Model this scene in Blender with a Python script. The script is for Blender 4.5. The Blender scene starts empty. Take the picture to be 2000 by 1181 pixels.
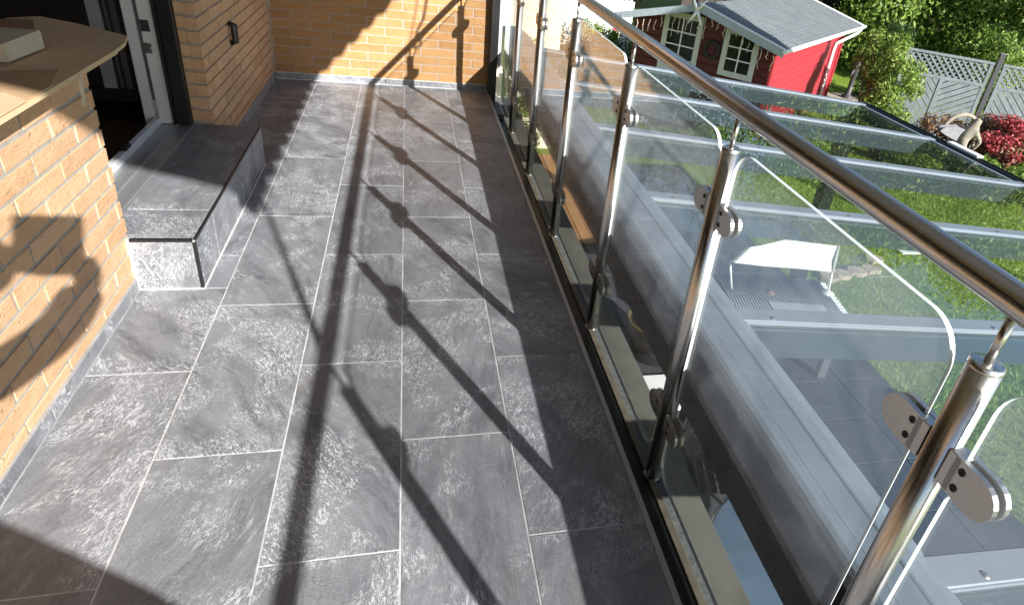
import bpy, math, random
import numpy as np
from mathutils import Matrix, Vector
random.seed(7); RNG = np.random.default_rng(11)
S = bpy.context.scene; COL = S.collection

# ------------------------------------------------------------------ camera, sky, sun, exposure
Rm = [[0.96400, -0.23457, 0.12522], [-0.01147, -0.50715, -0.86178], [0.26565, 0.82932, -0.49159]]
CAM = Vector((0.0324, 0.0, 1.3583)); FPX, PCX, PCY = 1259.25, 1150.2, 527.84
right, down, fwd = (Vector(r) for r in Rm)
cd = bpy.data.cameras.new('camera'); cam = bpy.data.objects.new('camera', cd); COL.objects.link(cam)
m3 = Matrix((right, -down, -fwd)).transposed(); cam.matrix_world = Matrix.Translation(CAM) @ m3.to_4x4()
cd.sensor_fit = 'HORIZONTAL'; cd.sensor_width = 36.0; cd.lens = FPX / 2000 * 36
cd.shift_x = (1000 - PCX) / 2000; cd.shift_y = (PCY - 590.5) / 2000
cd.clip_start = 0.005; cd.clip_end = 500
S.camera = cam
SUNV = Vector((0.947, -2.02, 1.0)).normalized()
w = bpy.data.worlds.new('World'); S.world = w; w.use_nodes = True
nt = w.node_tree; bg = nt.nodes['Background']; sky = nt.nodes.new('ShaderNodeTexSky')
sky.sky_type = 'NISHITA'; sky.sun_disc = False
sky.sun_elevation = math.asin(SUNV.z); sky.sun_rotation = math.atan2(SUNV.x, SUNV.y)
sky.air_density = 1.0; sky.dust_density = 0.6; sky.ozone_density = 2.5
bwn = nt.nodes.new('ShaderNodeRGBToBW'); nt.links.new(sky.outputs[0], bwn.inputs[0])
wtc = nt.nodes.new('ShaderNodeTexCoord'); wno = nt.nodes.new('ShaderNodeTexNoise'); nt.links.new(wtc.outputs['Generated'], wno.inputs['Vector'])
wno.inputs['Scale'].default_value = 3.0; wno.inputs['Detail'].default_value = 6.0; wno.inputs['Roughness'].default_value = 0.55
wmr = nt.nodes.new('ShaderNodeMapRange'); nt.links.new(wno.outputs[0], wmr.inputs[0])
for k_, v_ in ((1, 0.52), (2, 0.72), (3, 0.0), (4, 0.75)): wmr.inputs[k_].default_value = v_
wmu = nt.nodes.new('ShaderNodeMath'); wmu.operation = 'MULTIPLY'; nt.links.new(bwn.outputs[0], wmu.inputs[0]); wmu.inputs[1].default_value = 1.9
wmx = nt.nodes.new('ShaderNodeMix'); wmx.data_type = 'RGBA'
nt.links.new(wmr.outputs[0], wmx.inputs[0]); nt.links.new(sky.outputs[0], wmx.inputs[6]); nt.links.new(wmu.outputs[0], wmx.inputs[7])
nt.links.new(wmx.outputs[2], bg.inputs[0]); bg.inputs[1].default_value = 0.07
sl = bpy.data.lights.new('sun', 'SUN'); sl.energy = 5.0; sl.angle = math.radians(0.53); sl.color = (1.0, 0.97, 0.925)
sun = bpy.data.objects.new('sun', sl); COL.objects.link(sun)
sun.rotation_euler = SUNV.to_track_quat('Z', 'Y').to_euler(); sun.location = (5, -8, 9)
S.view_settings.view_transform = 'Standard'; S.view_settings.look = 'None'
S.view_settings.exposure = 1.28; S.view_settings.gamma = 1.0; S.view_settings.use_curve_mapping = False
S.render.engine = 'CYCLES'
S.cycles.max_bounces = 10; S.cycles.transparent_max_bounces = 24; S.cycles.diffuse_bounces = 4
S.cycles.glossy_bounces = 5; S.cycles.caustics_reflective = False; S.cycles.caustics_refractive = False
S.cycles.sample_clamp_indirect = 6.0; S.cycles.use_denoising = True
G = -2.3                                   # garden level; the terrace floor is z = 0

# ------------------------------------------------------------------ helpers
WM = {}
def wm(o): return WM.get(o.name, Matrix.Identity(4))
def par(c, p):
    c.parent = p; c.matrix_parent_inverse = wm(p).inverted()
def tag(o, label=None, cat=None, group=None, kind=None):
    if label: o['label'] = label
    if cat: o['category'] = cat
    if group: o['group'] = group
    if kind: o['kind'] = kind
    return o
def thing(name, label, cat, loc=(0, 0, 0), group=None):
    o = bpy.data.objects.new(name, None); COL.objects.link(o); o.empty_display_size = 0.1
    o.location = loc; WM[o.name] = Matrix.Translation(Vector(loc)); return tag(o, label, cat, group)
def inst(name, me, parent=None, mw=None):
    o = bpy.data.objects.new(name, me); COL.objects.link(o)
    if parent: par(o, parent)
    if mw is not None:
        o.matrix_basis = mw; WM[o.name] = mw
    return o
class MB:
    def __init__(s): s.v = []; s.f = []; s.m = []; s.sm = []
    def add(s, vs, fs, mi=0, smooth=False):
        b = len(s.v); s.v += [tuple(p) for p in vs]
        for q in fs: s.f.append([b + i for i in q]); s.m.append(mi); s.sm.append(smooth)
        return s
    def box(s, x0, x1, y0, y1, z0, z1, mi=0, bv=0.0, jit=0.0, M=None):
        c = ((x0+x1)/2, (y0+y1)/2, (z0+z1)/2); h = (abs(x1-x0)/2, abs(y1-y0)/2, abs(z1-z0)/2)
        if bv <= 0:
            vs = [Vector((c[0]+h[0]*a, c[1]+h[1]*b, c[2]+h[2]*d)) for a in (-1, 1) for b in (-1, 1) for d in (-1, 1)]
            fs = [(0,1,3,2), (4,6,7,5), (0,4,5,1), (2,3,7,6), (0,2,6,4), (1,5,7,3)]
        else:
            vs = []; ix = {}
            for a in (-1, 1):
                for b in (-1, 1):
                    for d in (-1, 1):
                        sg = (a, b, d)
                        for ax in range(3):
                            p = [c[k] + sg[k]*(h[k] - (0 if k == ax else bv)) for k in range(3)]
                            ix[(a, b, d, ax)] = len(vs); vs.append(Vector(p))
            fs = []
            for ax in range(3):
                o1, o2 = (ax+1) % 3, (ax+2) % 3
                for sgn in (-1, 1):
                    q = []
                    for p1, p2 in ((-1,-1), (1,-1), (1,1), (-1,1)):
                        k = [0,0,0]; k[ax] = sgn; k[o1] = p1; k[o2] = p2; q.append(ix[(*k, ax)])
                    fs.append(q if sgn > 0 else q[::-1])
                for p1 in (-1, 1):
                    for p2 in (-1, 1):
                        k0 = [0,0,0]; k0[o1] = p1; k0[o2] = p2; k1 = k0[:]; k0[ax] = -1; k1[ax] = 1
                        q = [ix[(*k0, o1)], ix[(*k1, o1)], ix[(*k1, o2)], ix[(*k0, o2)]]
                        fs.append(q if p1*p2 < 0 else q[::-1])
            for a in (-1, 1):
                for b in (-1, 1):
                    for d in (-1, 1):
                        q = [ix[(a,b,d,k)] for k in range(3)]; fs.append(q if a*b*d > 0 else q[::-1])
        if jit: vs = [p + Vector([random.uniform(-jit, jit) for _ in range(3)]) for p in vs]
        if M is not None: vs = [M @ p for p in vs]
        return s.add(vs, fs, mi)
    def tube(s, pts, r, n=12, mi=0, caps=True, smooth=True):
        pts = [Vector(p) for p in pts]; k = len(pts); rs = r if isinstance(r, (list, tuple)) else [r]*k
        base = len(s.v); up = None
        for i, p in enumerate(pts):
            t = (pts[min(i+1, k-1)] - pts[max(i-1, 0)]).normalized()
            if up is None: up = Vector((0,0,1)) if abs(t.z) < 0.9 else Vector((1,0,0))
            a = t.cross(up)
            if a.length < 1e-6: a = t.cross(Vector((0,1,0)))
            a.normalize(); b = a.cross(t); b.normalize(); up = b
            for j in range(n):
                th = 2*math.pi*j/n; s.v.append(tuple(p + (a*math.cos(th) + b*math.sin(th))*rs[i]))
        for i in range(k-1):
            for j in range(n):
                s.f.append([base+i*n+j, base+i*n+(j+1) % n, base+(i+1)*n+(j+1) % n, base+(i+1)*n+j][::-1]); s.m.append(mi); s.sm.append(smooth)
        if caps:
            s.f.append([base+j for j in range(n)]); s.m.append(mi); s.sm.append(False)
            s.f.append([base+(k-1)*n+j for j in range(n)][::-1]); s.m.append(mi); s.sm.append(False)
        return s
    def prism(s, poly, t0, t1, fn, mi=0, rim=None, smooth_rim=False):
        n = len(poly); vs = [fn(a, b, t0) for a, b in poly] + [fn(a, b, t1) for a, b in poly]
        s.add(vs, [list(range(n))[::-1], list(range(n, 2*n))], mi)
        s.add(vs, [[i, (i+1) % n, n+(i+1) % n, n+i] for i in range(n)], mi if rim is None else rim, smooth_rim); return s
    def lathe(s, prof, c, n=20, mi=0, axis=None):
        base = len(s.v); k = len(prof)
        for r, z in prof:
            for j in range(n):
                th = 2*math.pi*j/n; p = Vector((r*math.cos(th), r*math.sin(th), z))
                if axis is not None: p = axis @ p
                s.v.append(tuple(Vector(c) + p))
        for i in range(k-1):
            for j in range(n):
                s.f.append([base+i*n+j, base+i*n+(j+1) % n, base+(i+1)*n+(j+1) % n, base+(i+1)*n+j]); s.m.append(mi); s.sm.append(True)
        return s
    def mesh(s, name, mats):
        me = bpy.data.meshes.new(name); me.from_pydata(s.v, [], s.f)
        for m in (mats if isinstance(mats, (list, tuple)) else [mats]): me.materials.append(m)
        me.polygons.foreach_set('material_index', s.m); me.polygons.foreach_set('use_smooth', s.sm)
        me.update(); return me
    def build(s, name, mats, parent=None, mw=None):
        return inst(name, s.mesh(name, mats), parent, mw)
def fast_mesh(name, verts, quads, mat, extra=None):
    me = bpy.data.meshes.new(name); verts = np.asarray(verts, np.float32); quads = np.asarray(quads, np.int32)
    k = quads.shape[1]
    me.vertices.add(len(verts)); me.vertices.foreach_set('co', verts.ravel())
    me.loops.add(quads.size); me.loops.foreach_set('vertex_index', quads.ravel())
    me.polygons.add(len(quads)); me.polygons.foreach_set('loop_start', np.arange(0, quads.size, k, dtype=np.int32))
    me.update(calc_edges=True); me.materials.append(mat); return me
def rrect(w0, w1, h0, h1, r, n=6, rs=None):
    out = []; rs = rs or (r, r, r, r)
    for (cx, cy, a0), rr in zip(((w1, h1, 0), (w0, h1, 90), (w0, h0, 180), (w1, h0, 270)), rs):
        sx = -1 if cx == w1 else 1; sy = -1 if cy == h1 else 1
        for i in range(n+1):
            a = math.radians(a0 + 90*i/n); out.append((cx+sx*rr+rr*math.cos(a), cy+sy*rr+rr*math.sin(a)))
    return out

# ------------------------------------------------------------------ materials
class NT:
    def __init__(s, name):
        s.mat = bpy.data.materials.new(name); s.mat.use_nodes = True; s.t = s.mat.node_tree
        for n in list(s.t.nodes): s.t.nodes.remove(n)
        s.out = s.t.nodes.new('ShaderNodeOutputMaterial')
    def n(s, kind, ins=None, **kw):
        nd = s.t.nodes.new(kind)
        for k, v in kw.items(): setattr(nd, k, v)
        for k, v in (ins or {}).items():
            if isinstance(v, bpy.types.NodeSocket): s.t.links.new(v, nd.inputs[k])
            elif isinstance(v, bpy.types.Node): s.t.links.new(v.outputs[0], nd.inputs[k])
            else: nd.inputs[k].default_value = v
        return nd
    def noise(s, vec, scale, detail=3, rough=0.55, dist=0.0):
        return s.n('ShaderNodeTexNoise', {'Vector': vec, 'Scale': scale, 'Detail': detail, 'Roughness': rough, 'Distortion': dist}).outputs[0]
    def ramp(s, fac, a, b, lo=0.0, hi=1.0):
        return s.n('ShaderNodeMapRange', {0: fac, 1: a, 2: b, 3: lo, 4: hi}).outputs[0]
    def math(s, op, a, b=0.0): return s.n('ShaderNodeMath', {0: a, 1: b}, operation=op).outputs[0]
    def mix(s, fac, a, b):
        nd = s.t.nodes.new('ShaderNodeMix'); nd.data_type = 'RGBA'
        for i, v in ((0, fac), (6, a), (7, b)):
            if isinstance(v, bpy.types.NodeSocket): s.t.links.new(v, nd.inputs[i])
            elif isinstance(v, (tuple, list)): nd.inputs[i].default_value = (*v[:3], 1)
            else: nd.inputs[i].default_value = v
        return nd.outputs[2]
    def bsdf(s, col, rough=0.6, metal=0.0, bump=None, bstr=0.3, bdist=0.003, spec=0.5, **kw):
        b = s.n('ShaderNodeBsdfPrincipled'); 
        for k, v in (('Base Color', col), ('Roughness', rough), ('Metallic', metal), ('Specular IOR Level', spec)):
            if isinstance(v, bpy.types.NodeSocket): s.t.links.new(v, b.inputs[k])
            elif isinstance(v, (tuple, list)): b.inputs[k].default_value = (*v[:3], 1)
            else: b.inputs[k].default_value = v
        if bump is not None:
            bp = s.n('ShaderNodeBump', {'Height': bump, 'Strength': bstr, 'Distance': bdist}); s.t.links.new(bp.outputs[0], b.inputs['Normal'])
        return b.outputs[0]
    def done(s, sh): s.t.links.new(sh, s.out.inputs[0]); return s.mat
    def objvec(s, rand=True, world=False):
        tc = s.n('ShaderNodeTexCoord')
        v = s.n('ShaderNodeNewGeometry').outputs['Position'] if world else tc.outputs['Object']
        if rand:
            r = s.n('ShaderNodeObjectInfo').outputs['Random']
            off = s.n('ShaderNodeCombineXYZ', {0: s.math('MULTIPLY', r, 37.0), 1: s.math('MULTIPLY', r, 91.0), 2: s.math('MULTIPLY', r, 53.0)})
            v = s.n('ShaderNodeVectorMath', {0: v, 1: off.outputs[0]}, operation='ADD').outputs[0]
        return v
    def scale(s, v, xyz): return s.n('ShaderNodeMapping', {'Vector': v, 'Scale': xyz}).outputs[0]

def plain(name, col, rough=0.6, metal=0.0, var=0.12, nscale=12, bump=0.15, spec=0.5, world=False):
    t = NT(name); v = t.objvec(not world, world); n = t.noise(v, nscale, 4); f = t.noise(v, nscale*9, 3)
    c = t.mix(t.ramp(n, 0.3, 0.7), tuple(x*(1-var) for x in col), tuple(min(1, x*(1+var)) for x in col))
    r = t.ramp(f, 0.3, 0.7, max(0.02, rough-0.07), min(1, rough+0.07))
    return t.done(t.bsdf(c, r, metal, f, bump, 0.002, spec))

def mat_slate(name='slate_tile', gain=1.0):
    t = NT(name); v0 = t.objvec()
    r = t.n('ShaderNodeObjectInfo').outputs['Random']
    v = t.n('ShaderNodeVectorRotate', {'Vector': v0, 'Angle': t.ramp(r, 0, 1, -0.75, 0.55)}, rotation_type='Z_AXIS').outputs[0]
    warp = t.n('ShaderNodeTexNoise', {'Vector': v, 'Scale': 2.6, 'Detail': 3.0}).outputs['Color']
    wv = t.n('ShaderNodeVectorMath', {0: warp, 1: (0.5, 0.5, 0.5)}, operation='SUBTRACT').outputs[0]
    wv = t.n('ShaderNodeVectorMath', {0: wv, 3: 0.16}, operation='SCALE').outputs[0]
    vw = t.n('ShaderNodeVectorMath', {0: v, 1: wv}, operation='ADD').outputs[0]
    st = t.noise(t.scale(vw, (48, 11, 20)), 1.0, 7, 0.72, 0.5)
    st2 = t.noise(t.scale(vw, (120, 42, 60)), 1.0, 5, 0.74, 1.6)
    patch = t.noise(v, 4.2, 4, 0.6, 0.8); patch2 = t.noise(t.scale(v, (8, 3.4, 5)), 1.0, 4, 0.6, 0.6); big = t.noise(v, 1.9, 3)
    fine = t.noise(v, 260, 2, 0.7)
    bright = t.ramp(t.n('ShaderNodeObjectInfo').outputs['Random'], 0, 1, 0.0, 0.4)
    band = t.noise(t.scale(vw, (10, 2.2, 4)), 1.0, 4, 0.6, 0.4)
    base = t.mix(t.ramp(band, 0.38, 0.62), (0.12, 0.123, 0.132), (0.27, 0.273, 0.281))
    base = t.mix(bright, base, (0.235, 0.236, 0.242))
    base = t.mix(t.ramp(patch2, 0.54, 0.72, 0, 0.42), base, (0.255, 0.225, 0.185))
    base = t.mix(t.math('MULTIPLY', t.ramp(st, 0.38, 0.62), 0.6), base, (0.30, 0.303, 0.31))
    m1 = t.math('MULTIPLY', t.ramp(st2, 0.49, 0.60), t.ramp(patch, 0.47, 0.60))
    m2 = t.math('MULTIPLY', t.ramp(st, 0.58, 0.70), t.ramp(patch2, 0.46, 0.62, 0.05, 0.75))
    base = t.mix(t.math('MULTIPLY', t.math('MINIMUM', t.math('ADD', m1, m2), 1.0), 0.88), base, (0.70, 0.703, 0.708))
    cr_ = t.noise(t.scale(vw, (9, 26, 9)), 1.0, 3, 0.5, 2.0)
    base = t.mix(t.math('MULTIPLY', t.ramp(t.math('ABSOLUTE', t.math('SUBTRACT', cr_, 0.5)), 0.0, 0.012, 1, 0), t.ramp(big, 0.5, 0.6, 0, 0.6)), base, (0.045, 0.045, 0.048))
    base = t.mix(t.ramp(fine, 0.4, 0.7, 0.0, 0.38), base, (0.085, 0.085, 0.09))
    h = t.math('ADD', t.math('MULTIPLY', st2, 0.6), t.math('ADD', t.math('MULTIPLY', st, 0.8), t.math('MULTIPLY', fine, 0.2)))
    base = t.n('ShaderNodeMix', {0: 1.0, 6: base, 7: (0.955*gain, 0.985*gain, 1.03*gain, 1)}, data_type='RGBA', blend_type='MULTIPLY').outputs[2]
    return t.done(t.bsdf(base, t.ramp(st2, 0.3, 0.7, 0.34, 0.55), 0, h, 0.4, 0.003, 0.5))

def mat_brick(name, c1, c2, c3):
    t = NT(name); v = t.objvec(); r = t.n('ShaderNodeObjectInfo').outputs['Random']; r2 = t.math('FRACT', t.math('MULTIPLY', r, 17.3))
    n = t.noise(v, 9, 4, 0.6, 0.5); g = t.noise(t.scale(v, (11, 11, 60)), 1.0, 6, 0.66, 2.6); f = t.noise(v, 150, 3, 0.75); pit = t.noise(v, 60, 3, 0.7)
    c = t.mix(r, c1, c2); c = t.mix(t.ramp(n, 0.42, 0.72, 0, 0.6), c, c3)
    c = t.mix(t.ramp(r2, 0.55, 1.0, 0, 0.32), c, tuple(x*0.62 for x in c2))
    c = t.mix(t.ramp(g, 0.54, 0.66, 0, 0.34), c, tuple(x*0.48 for x in c2))
    c = t.mix(t.ramp(pit, 0.62, 0.72, 0, 0.5), c, tuple(x*0.5 for x in c2))
    c = t.mix(t.ramp(f, 0.6, 0.8, 0, 0.3), c, tuple(min(1, x*1.3) for x in c1))
    h = t.math('ADD', t.math('MULTIPLY', g, 1.0), t.math('SUBTRACT', t.math('MULTIPLY', f, 0.4), t.math('MULTIPLY', t.ramp(pit, 0.6, 0.72), 0.5)))
    return t.done(t.bsdf(c, 0.9, 0, h, 0.75, 0.005, 0.15))

def mat_glass(name, tint, dust=0.05, dustcol=(0.70, 0.77, 0.84), f0=0.045, fmax=0.95):
    t = NT(name); lw = t.n('ShaderNodeLayerWeight', {'Blend': 0.5}).outputs['Facing']
    p5 = t.math('POWER', lw, 5.0); fr = t.math('ADD', t.math('MULTIPLY', p5, fmax), f0)
    tr = t.n('ShaderNodeBsdfTransparent', {0: (*tint, 1)}); gl = t.n('ShaderNodeBsdfGlossy', {'Color': (1, 1, 1, 1), 'Roughness': 0.0})
    v = t.objvec(True); sm = t.noise(v, 5, 4, 0.6, 1.0); spk = t.noise(v, 160, 1, 0.5)
    d = t.math('MULTIPLY', t.ramp(sm, 0.3, 0.75, 0.5, 1.5), dust); d = t.math('ADD', d, t.ramp(spk, 0.74, 0.8, 0, 0.12))
    df = t.n('ShaderNodeBsdfDiffuse', {0: (*dustcol, 1)}); tl = t.n('ShaderNodeBsdfTranslucent', {0: (*dustcol, 1)})
    dm = t.n('ShaderNodeMixShader', {0: 0.5, 1: df, 2: tl})
    a = t.n('ShaderNodeMixShader', {0: d, 1: tr, 2: dm}); b = t.n('ShaderNodeMixShader', {0: fr, 1: a, 2: gl})
    return t.done(b.outputs[0])

def mat_steel(name, col=(0.66, 0.645, 0.62), rough=0.28, axis=1):
    t = NT(name); v = t.objvec(); sc = [260, 260, 260]; sc[axis] = 4
    n = t.noise(t.scale(v, sc), 1.0, 3); s2 = t.noise(v, 7, 3)
    c = t.mix(t.ramp(s2, 0.3, 0.7), tuple(x*0.93 for x in col), col)
    return t.done(t.bsdf(c, t.ramp(n, 0.3, 0.7, rough-0.06, rough+0.08), 1.0, n, 0.06, 0.001))

def mat_leaf(name, cols, trans=0.35):
    t = NT(name); g = t.n('ShaderNodeNewGeometry'); r = g.outputs['Random Per Island']
    c = t.mix(t.ramp(r, 0, 0.55), cols[0], cols[1]); c = t.mix(t.ramp(r, 0.6, 1.0), c, cols[2])
    b = t.bsdf(c, 0.5, 0, None, spec=0.35); tl = t.n('ShaderNodeBsdfTranslucent', {0: c})
    return t.done(t.n('ShaderNodeMixShader', {0: trans, 1: b, 2: tl}).outputs[0])

def mat_wood(name, c1, c2, axis=0, rough=0.65, sc=30):
    t = NT(name); v = t.objvec(); s3 = [sc, sc, sc]; s3[axis] = sc*0.08
    g = t.noise(t.scale(v, s3), 1.0, 5, 0.65, 1.2); n = t.noise(v, 4, 3)
    c = t.mix(t.ramp(g, 0.35, 0.65), c1, c2); c = t.mix(t.ramp(n, 0.4, 0.75, 0, 0.35), c, tuple(x*0.6 for x in c1))
    return t.done(t.bsdf(c, rough, 0, g, 0.3, 0.002, 0.3))

M_SLATE = mat_slate()
M_GROUT = plain('grout', (0.52, 0.52, 0.515), 0.9, var=0.3, nscale=14)
M_CAULK = plain('white_caulk', (0.74, 0.73, 0.70), 0.7, var=0.06)
M_BRICK_L = mat_brick('sand_brick', (0.70, 0.445, 0.265), (0.63, 0.375, 0.205), (0.74, 0.50, 0.315))
M_BRICK_B = mat_brick('ochre_brick', (0.46, 0.262, 0.118), (0.40, 0.215, 0.09), (0.50, 0.305, 0.15))
M_MORT_L = plain('grey_mortar', (0.36, 0.335, 0.30), 0.95, var=0.15, nscale=40, bump=0.5)
M_MORT_B = plain('pale_mortar', (0.40, 0.315, 0.24), 0.95, var=0.12, nscale=40, bump=0.5)
M_STEEL_Y = mat_steel('brushed_steel_rail', axis=1); M_STEEL_Z = mat_steel('brushed_steel_post', axis=2)
M_CLAMP = mat_steel('cast_steel_clamp', (0.60, 0.59, 0.57), 0.36, 0)
M_SCREW = plain('dark_screw', (0.06, 0.055, 0.05), 0.4, 0.8)
M_GLASS = mat_glass('railing_glass', (0.965, 0.97, 0.97), 0.066)
M_GEDGE = plain('sunlit_glass_edge', (0.62, 0.66, 0.655), 0.15, var=0.03, spec=0.8)  # pale diffuse colour stands in for sun caught in the panel rims
M_PGLASS = mat_glass('roof_glass', (0.83, 0.87, 0.865), 0.012, (0.55, 0.68, 0.82), 0.105, 0.48)
M_ZINC = plain('weathered_zinc', (0.135, 0.172, 0.205), 0.5, 0.1, 0.16, 5, 0.15)
M_ANTH = plain('anthracite_coating', (0.012, 0.0125, 0.014), 0.3, 0, 0.05, 3, 0.02)
M_RAFTER = plain('grey_aluminium_coating', (0.165, 0.20, 0.235), 0.38, 0, 0.06, 4, 0.08)
M_BLACK = plain('black_coating', (0.012, 0.012, 0.013), 0.35, 0, 0.2, 8, 0.1)
M_BRONZE = plain('tan_metal_profile', (0.20, 0.165, 0.12), 0.5, 0.2, 0.25, 25, 0.3)
M_DIRT = plain('dirty_strip', (0.16, 0.16, 0.155), 0.9, 0, 0.35, 60, 0.6)
M_LEDGE = plain('grey_concrete', (0.275, 0.25, 0.215), 0.8, 0, 0.18, 7, 0.35)
M_ALU = plain('grey_aluminium', (0.42, 0.44, 0.45), 0.38, 0.6, 0.08, 9, 0.1)
M_WHITE = plain('white_plastic', (0.72, 0.73, 0.74), 0.35, 0, 0.04, 6, 0.05)
M_PAINTW = plain('white_paint', (0.80, 0.80, 0.78), 0.55, 0, 0.05, 8, 0.15)
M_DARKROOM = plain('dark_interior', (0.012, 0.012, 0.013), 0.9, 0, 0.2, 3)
M_BROWNFL = mat_wood('brown_floorboards', (0.06, 0.032, 0.018), (0.10, 0.055, 0.03), 1)
M_PLY = mat_wood('plywood', (0.64, 0.45, 0.27), (0.72, 0.54, 0.34), 1, 0.7, 24)
M_CARD = plain('cardboard', (0.52, 0.34, 0.19), 0.85, 0, 0.1, 9, 0.2)
M_OFFCUT = mat_wood('pale_offcut', (0.60, 0.52, 0.40), (0.70, 0.63, 0.50), 0, 0.8, 40)
M_TAPE = plain('paper_tape', (0.62, 0.52, 0.36), 0.8, 0, 0.1, 20)
M_RENDER = plain('cream_render', (0.78, 0.70, 0.56), 0.9, 0, 0.05, 3, 0.3)

# ------------------------------------------------------------------ the terrace floor
P = 0.7095
floor = MB().box(-0.90, 0.606, -1.7, 5.03, -0.03, -0.0012).build('terrace_floor', M_GROUT); tag(floor, kind='structure')
cols = [(-0.8770, -0.6078, 1.018), (-0.6042, -0.3048, 1.373), (-0.3012, -0.0018, 1.022), (0.0018, 0.3012, 1.375), (0.3048, 0.6045, 1.018)]
tile_cache = {}
def tile(x0, x1, y0, y1, parent, name='tile', z=0.0):
    k = (round(x1-x0, 4), round(y1-y0, 4))
    if k not in tile_cache:
        tile_cache[k] = MB().box(-k[0]/2, k[0]/2, -k[1]/2, k[1]/2, -0.008, 0, bv=0.0012).mesh('tile', M_SLATE)
    return inst(name, tile_cache[k], parent, Matrix.Translation(((x0+x1)/2, (y0+y1)/2, z + random.uniform(-0.0004, 0.0004))))
for x0, x1, ph in cols:
    k = -4
    while True:
        y0 = ph + k*P + 0.0017; y1 = ph + (k+1)*P - 0.0017; k += 1
        if y0 > 5.0: break
        y1 = min(y1, 5.018)
        if y0 < -1.7: continue
        if x1 < -0.6 and y0 < 3.4 and y1 > 2.2:      # cut round the step
            if y0 < 2.19: tile(x0, x1, y0, 2.195, floor)
            tile(-0.676, x1, max(y0, 2.2), min(y1, 3.402), floor)
            if y1 > 3.42: tile(x0, x1, 3.404, y1, floor)
            continue
        tile(x0, x1, y0, y1, floor)
# skirting
def skirt(x0, x1, y0, y1, z1=0.044):
    alongx = (x1-x0) > (y1-y0); L = (x1-x0) if alongx else (y1-y0); k = max(1, round(L/0.6)); 
    for i in range(k):
        a = i*L/k + 0.0015; b = (i+1)*L/k - 0.0015
        m = MB()
        if alongx: m.box(x0+a, x0+b, y0, y1, 0.002, z1, bv=0.001)
        else: m.box(x0, x1, y0+a, y0+b, 0.002, z1, bv=0.001)
        m.build('skirting_tile', M_SLATE, floor)
skirt(-0.886, -0.878, -1.7, 2.195); skirt(-0.886, -0.878, 3.406, 5.02); skirt(-0.8755, 0.606, 5.021, 5.029)
MB().box(-0.8760, 0.606, 5.0185, 5.0212, 0.0005, 0.004).box(-0.8765, 0.606, 5.0205, 5.031, 0.0442, 0.0475) \
    .build('caulk_line', M_CAULK, floor)
MB().box(-0.8782, -0.8750, -1.7, 2.195, 0.0003, 0.003).box(-0.8782, -0.8750, 3.406, 5.018, 0.0003, 0.003) \
    .box(-0.8895, -0.8795, -1.7, 2.195, 0.0442, 0.0460).box(-0.8895, -0.8795, 3.406, 5.018, 0.0442, 0.0460).build('caulk_line', plain('grey_caulk', (0.34, 0.34, 0.335), 0.8, var=0.2), floor)
MB().box(0.607, 0.622, -1.7, 5.03, -0.012, 0.002, bv=0.001).build('edge_trim', M_ALU, floor)

# ------------------------------------------------------------------ brick walls
def brick_meshes(mat, L, H, D, n=4):
    return [MB().box(-L/2, L/2, -D, 0, -H/2, H/2, bv=0.0015, jit=0.0013).mesh('brick', mat) for _ in range(n)]
def brick_wall(root, mat, mort, face, a0, a1, z0, zc, nz, ztop_vis, phase=0.0, header_col=None, proud=0.008, avis=None, H=0.0505, CH=0.0611):
    """face: function (a along, out, z) -> world matrix for a brick whose outer face is out=0"""
    D = 0.05; LB = 0.2365; U = 0.2475
    ms = brick_meshes(mat, LB, H, D); cut = {}
    rest = MB()
    for j in range(nz):
        zc_j = zc + j*CH; off = (0.0 if j % 2 == 0 else U/2) + phase + random.choice((0, 0, 0, U/4 if j % 3 == 0 else 0))
        a = a0 - off % U
        while a < a1 - 0.002:
            b0 = max(a, a0); b1 = min(a + LB, a1); a += U
            if b1 - b0 < 0.03: continue
            Mw = face((b0+b1)/2, random.uniform(-0.0012, 0.0012), zc_j) @ Matrix.Rotation(random.uniform(-0.004, 0.004), 4, 'Y')
            full = b1 - b0 > LB - 0.002
            vis = zc_j < ztop_vis and (avis is None or (b1 > avis[0] and b0 < avis[1]))
            if vis:
                if full: me = random.choice(ms)
                else:
                    k = round(b1-b0, 3)
                    if k not in cut: cut[k] = MB().box(-k/2, k/2, -D, 0, -H/2, H/2, bv=0.0015, jit=0.0013).mesh('brick', mat)
                    me = cut[k]
                inst('brick', me, root, Mw)
            else: rest.box(-(b1-b0)/2, (b1-b0)/2, -D, 0, -H/2, H/2, M=Mw)
    if rest.v: tag(rest.build('upper_bricks', mat, root), kind='stuff')
def face_px(X):   # wall facing +X, along = +Y
    return lambda a, o, z: Matrix.Translation((X+o, a, z)) @ Matrix(((0, 1, 0, 0), (1, 0, 0, 0), (0, 0, 1, 0), (0, 0, 0, 1)))
def face_my(Y):   # wall facing -Y, along = +X
    return lambda a, o, z: Matrix.Translation((a, Y-o, z)) @ Matrix(((1, 0, 0, 0), (0, -1, 0, 0), (0, 0, 1, 0), (0, 0, 0, 1)))
# near parapet wall under the window
pw = thing('parapet_wall', 'sunlit sand brick wall under the boarded window sill on the left', 'wall', (-0.9, 1.0, 0))
MB().box(-1.13, -0.8915, -1.7, 2.226, 0.0, 0.775).build('mortar', M_MORT_L, pw)
brick_wall(pw, M_BRICK_L, M_MORT_L, face_px(-0.888), -1.7, 2.232, 0, 0.0496, 12, 0.80, 0.06, avis=(0.9, 2.3))
brick_wall(pw, M_BRICK_L, M_MORT_L, lambda a, o, z: Matrix.Translation((a, 2.2335, z)) , -1.13, -0.939, 0, 0.0496, 12, 0.8, 0.0)
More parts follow.
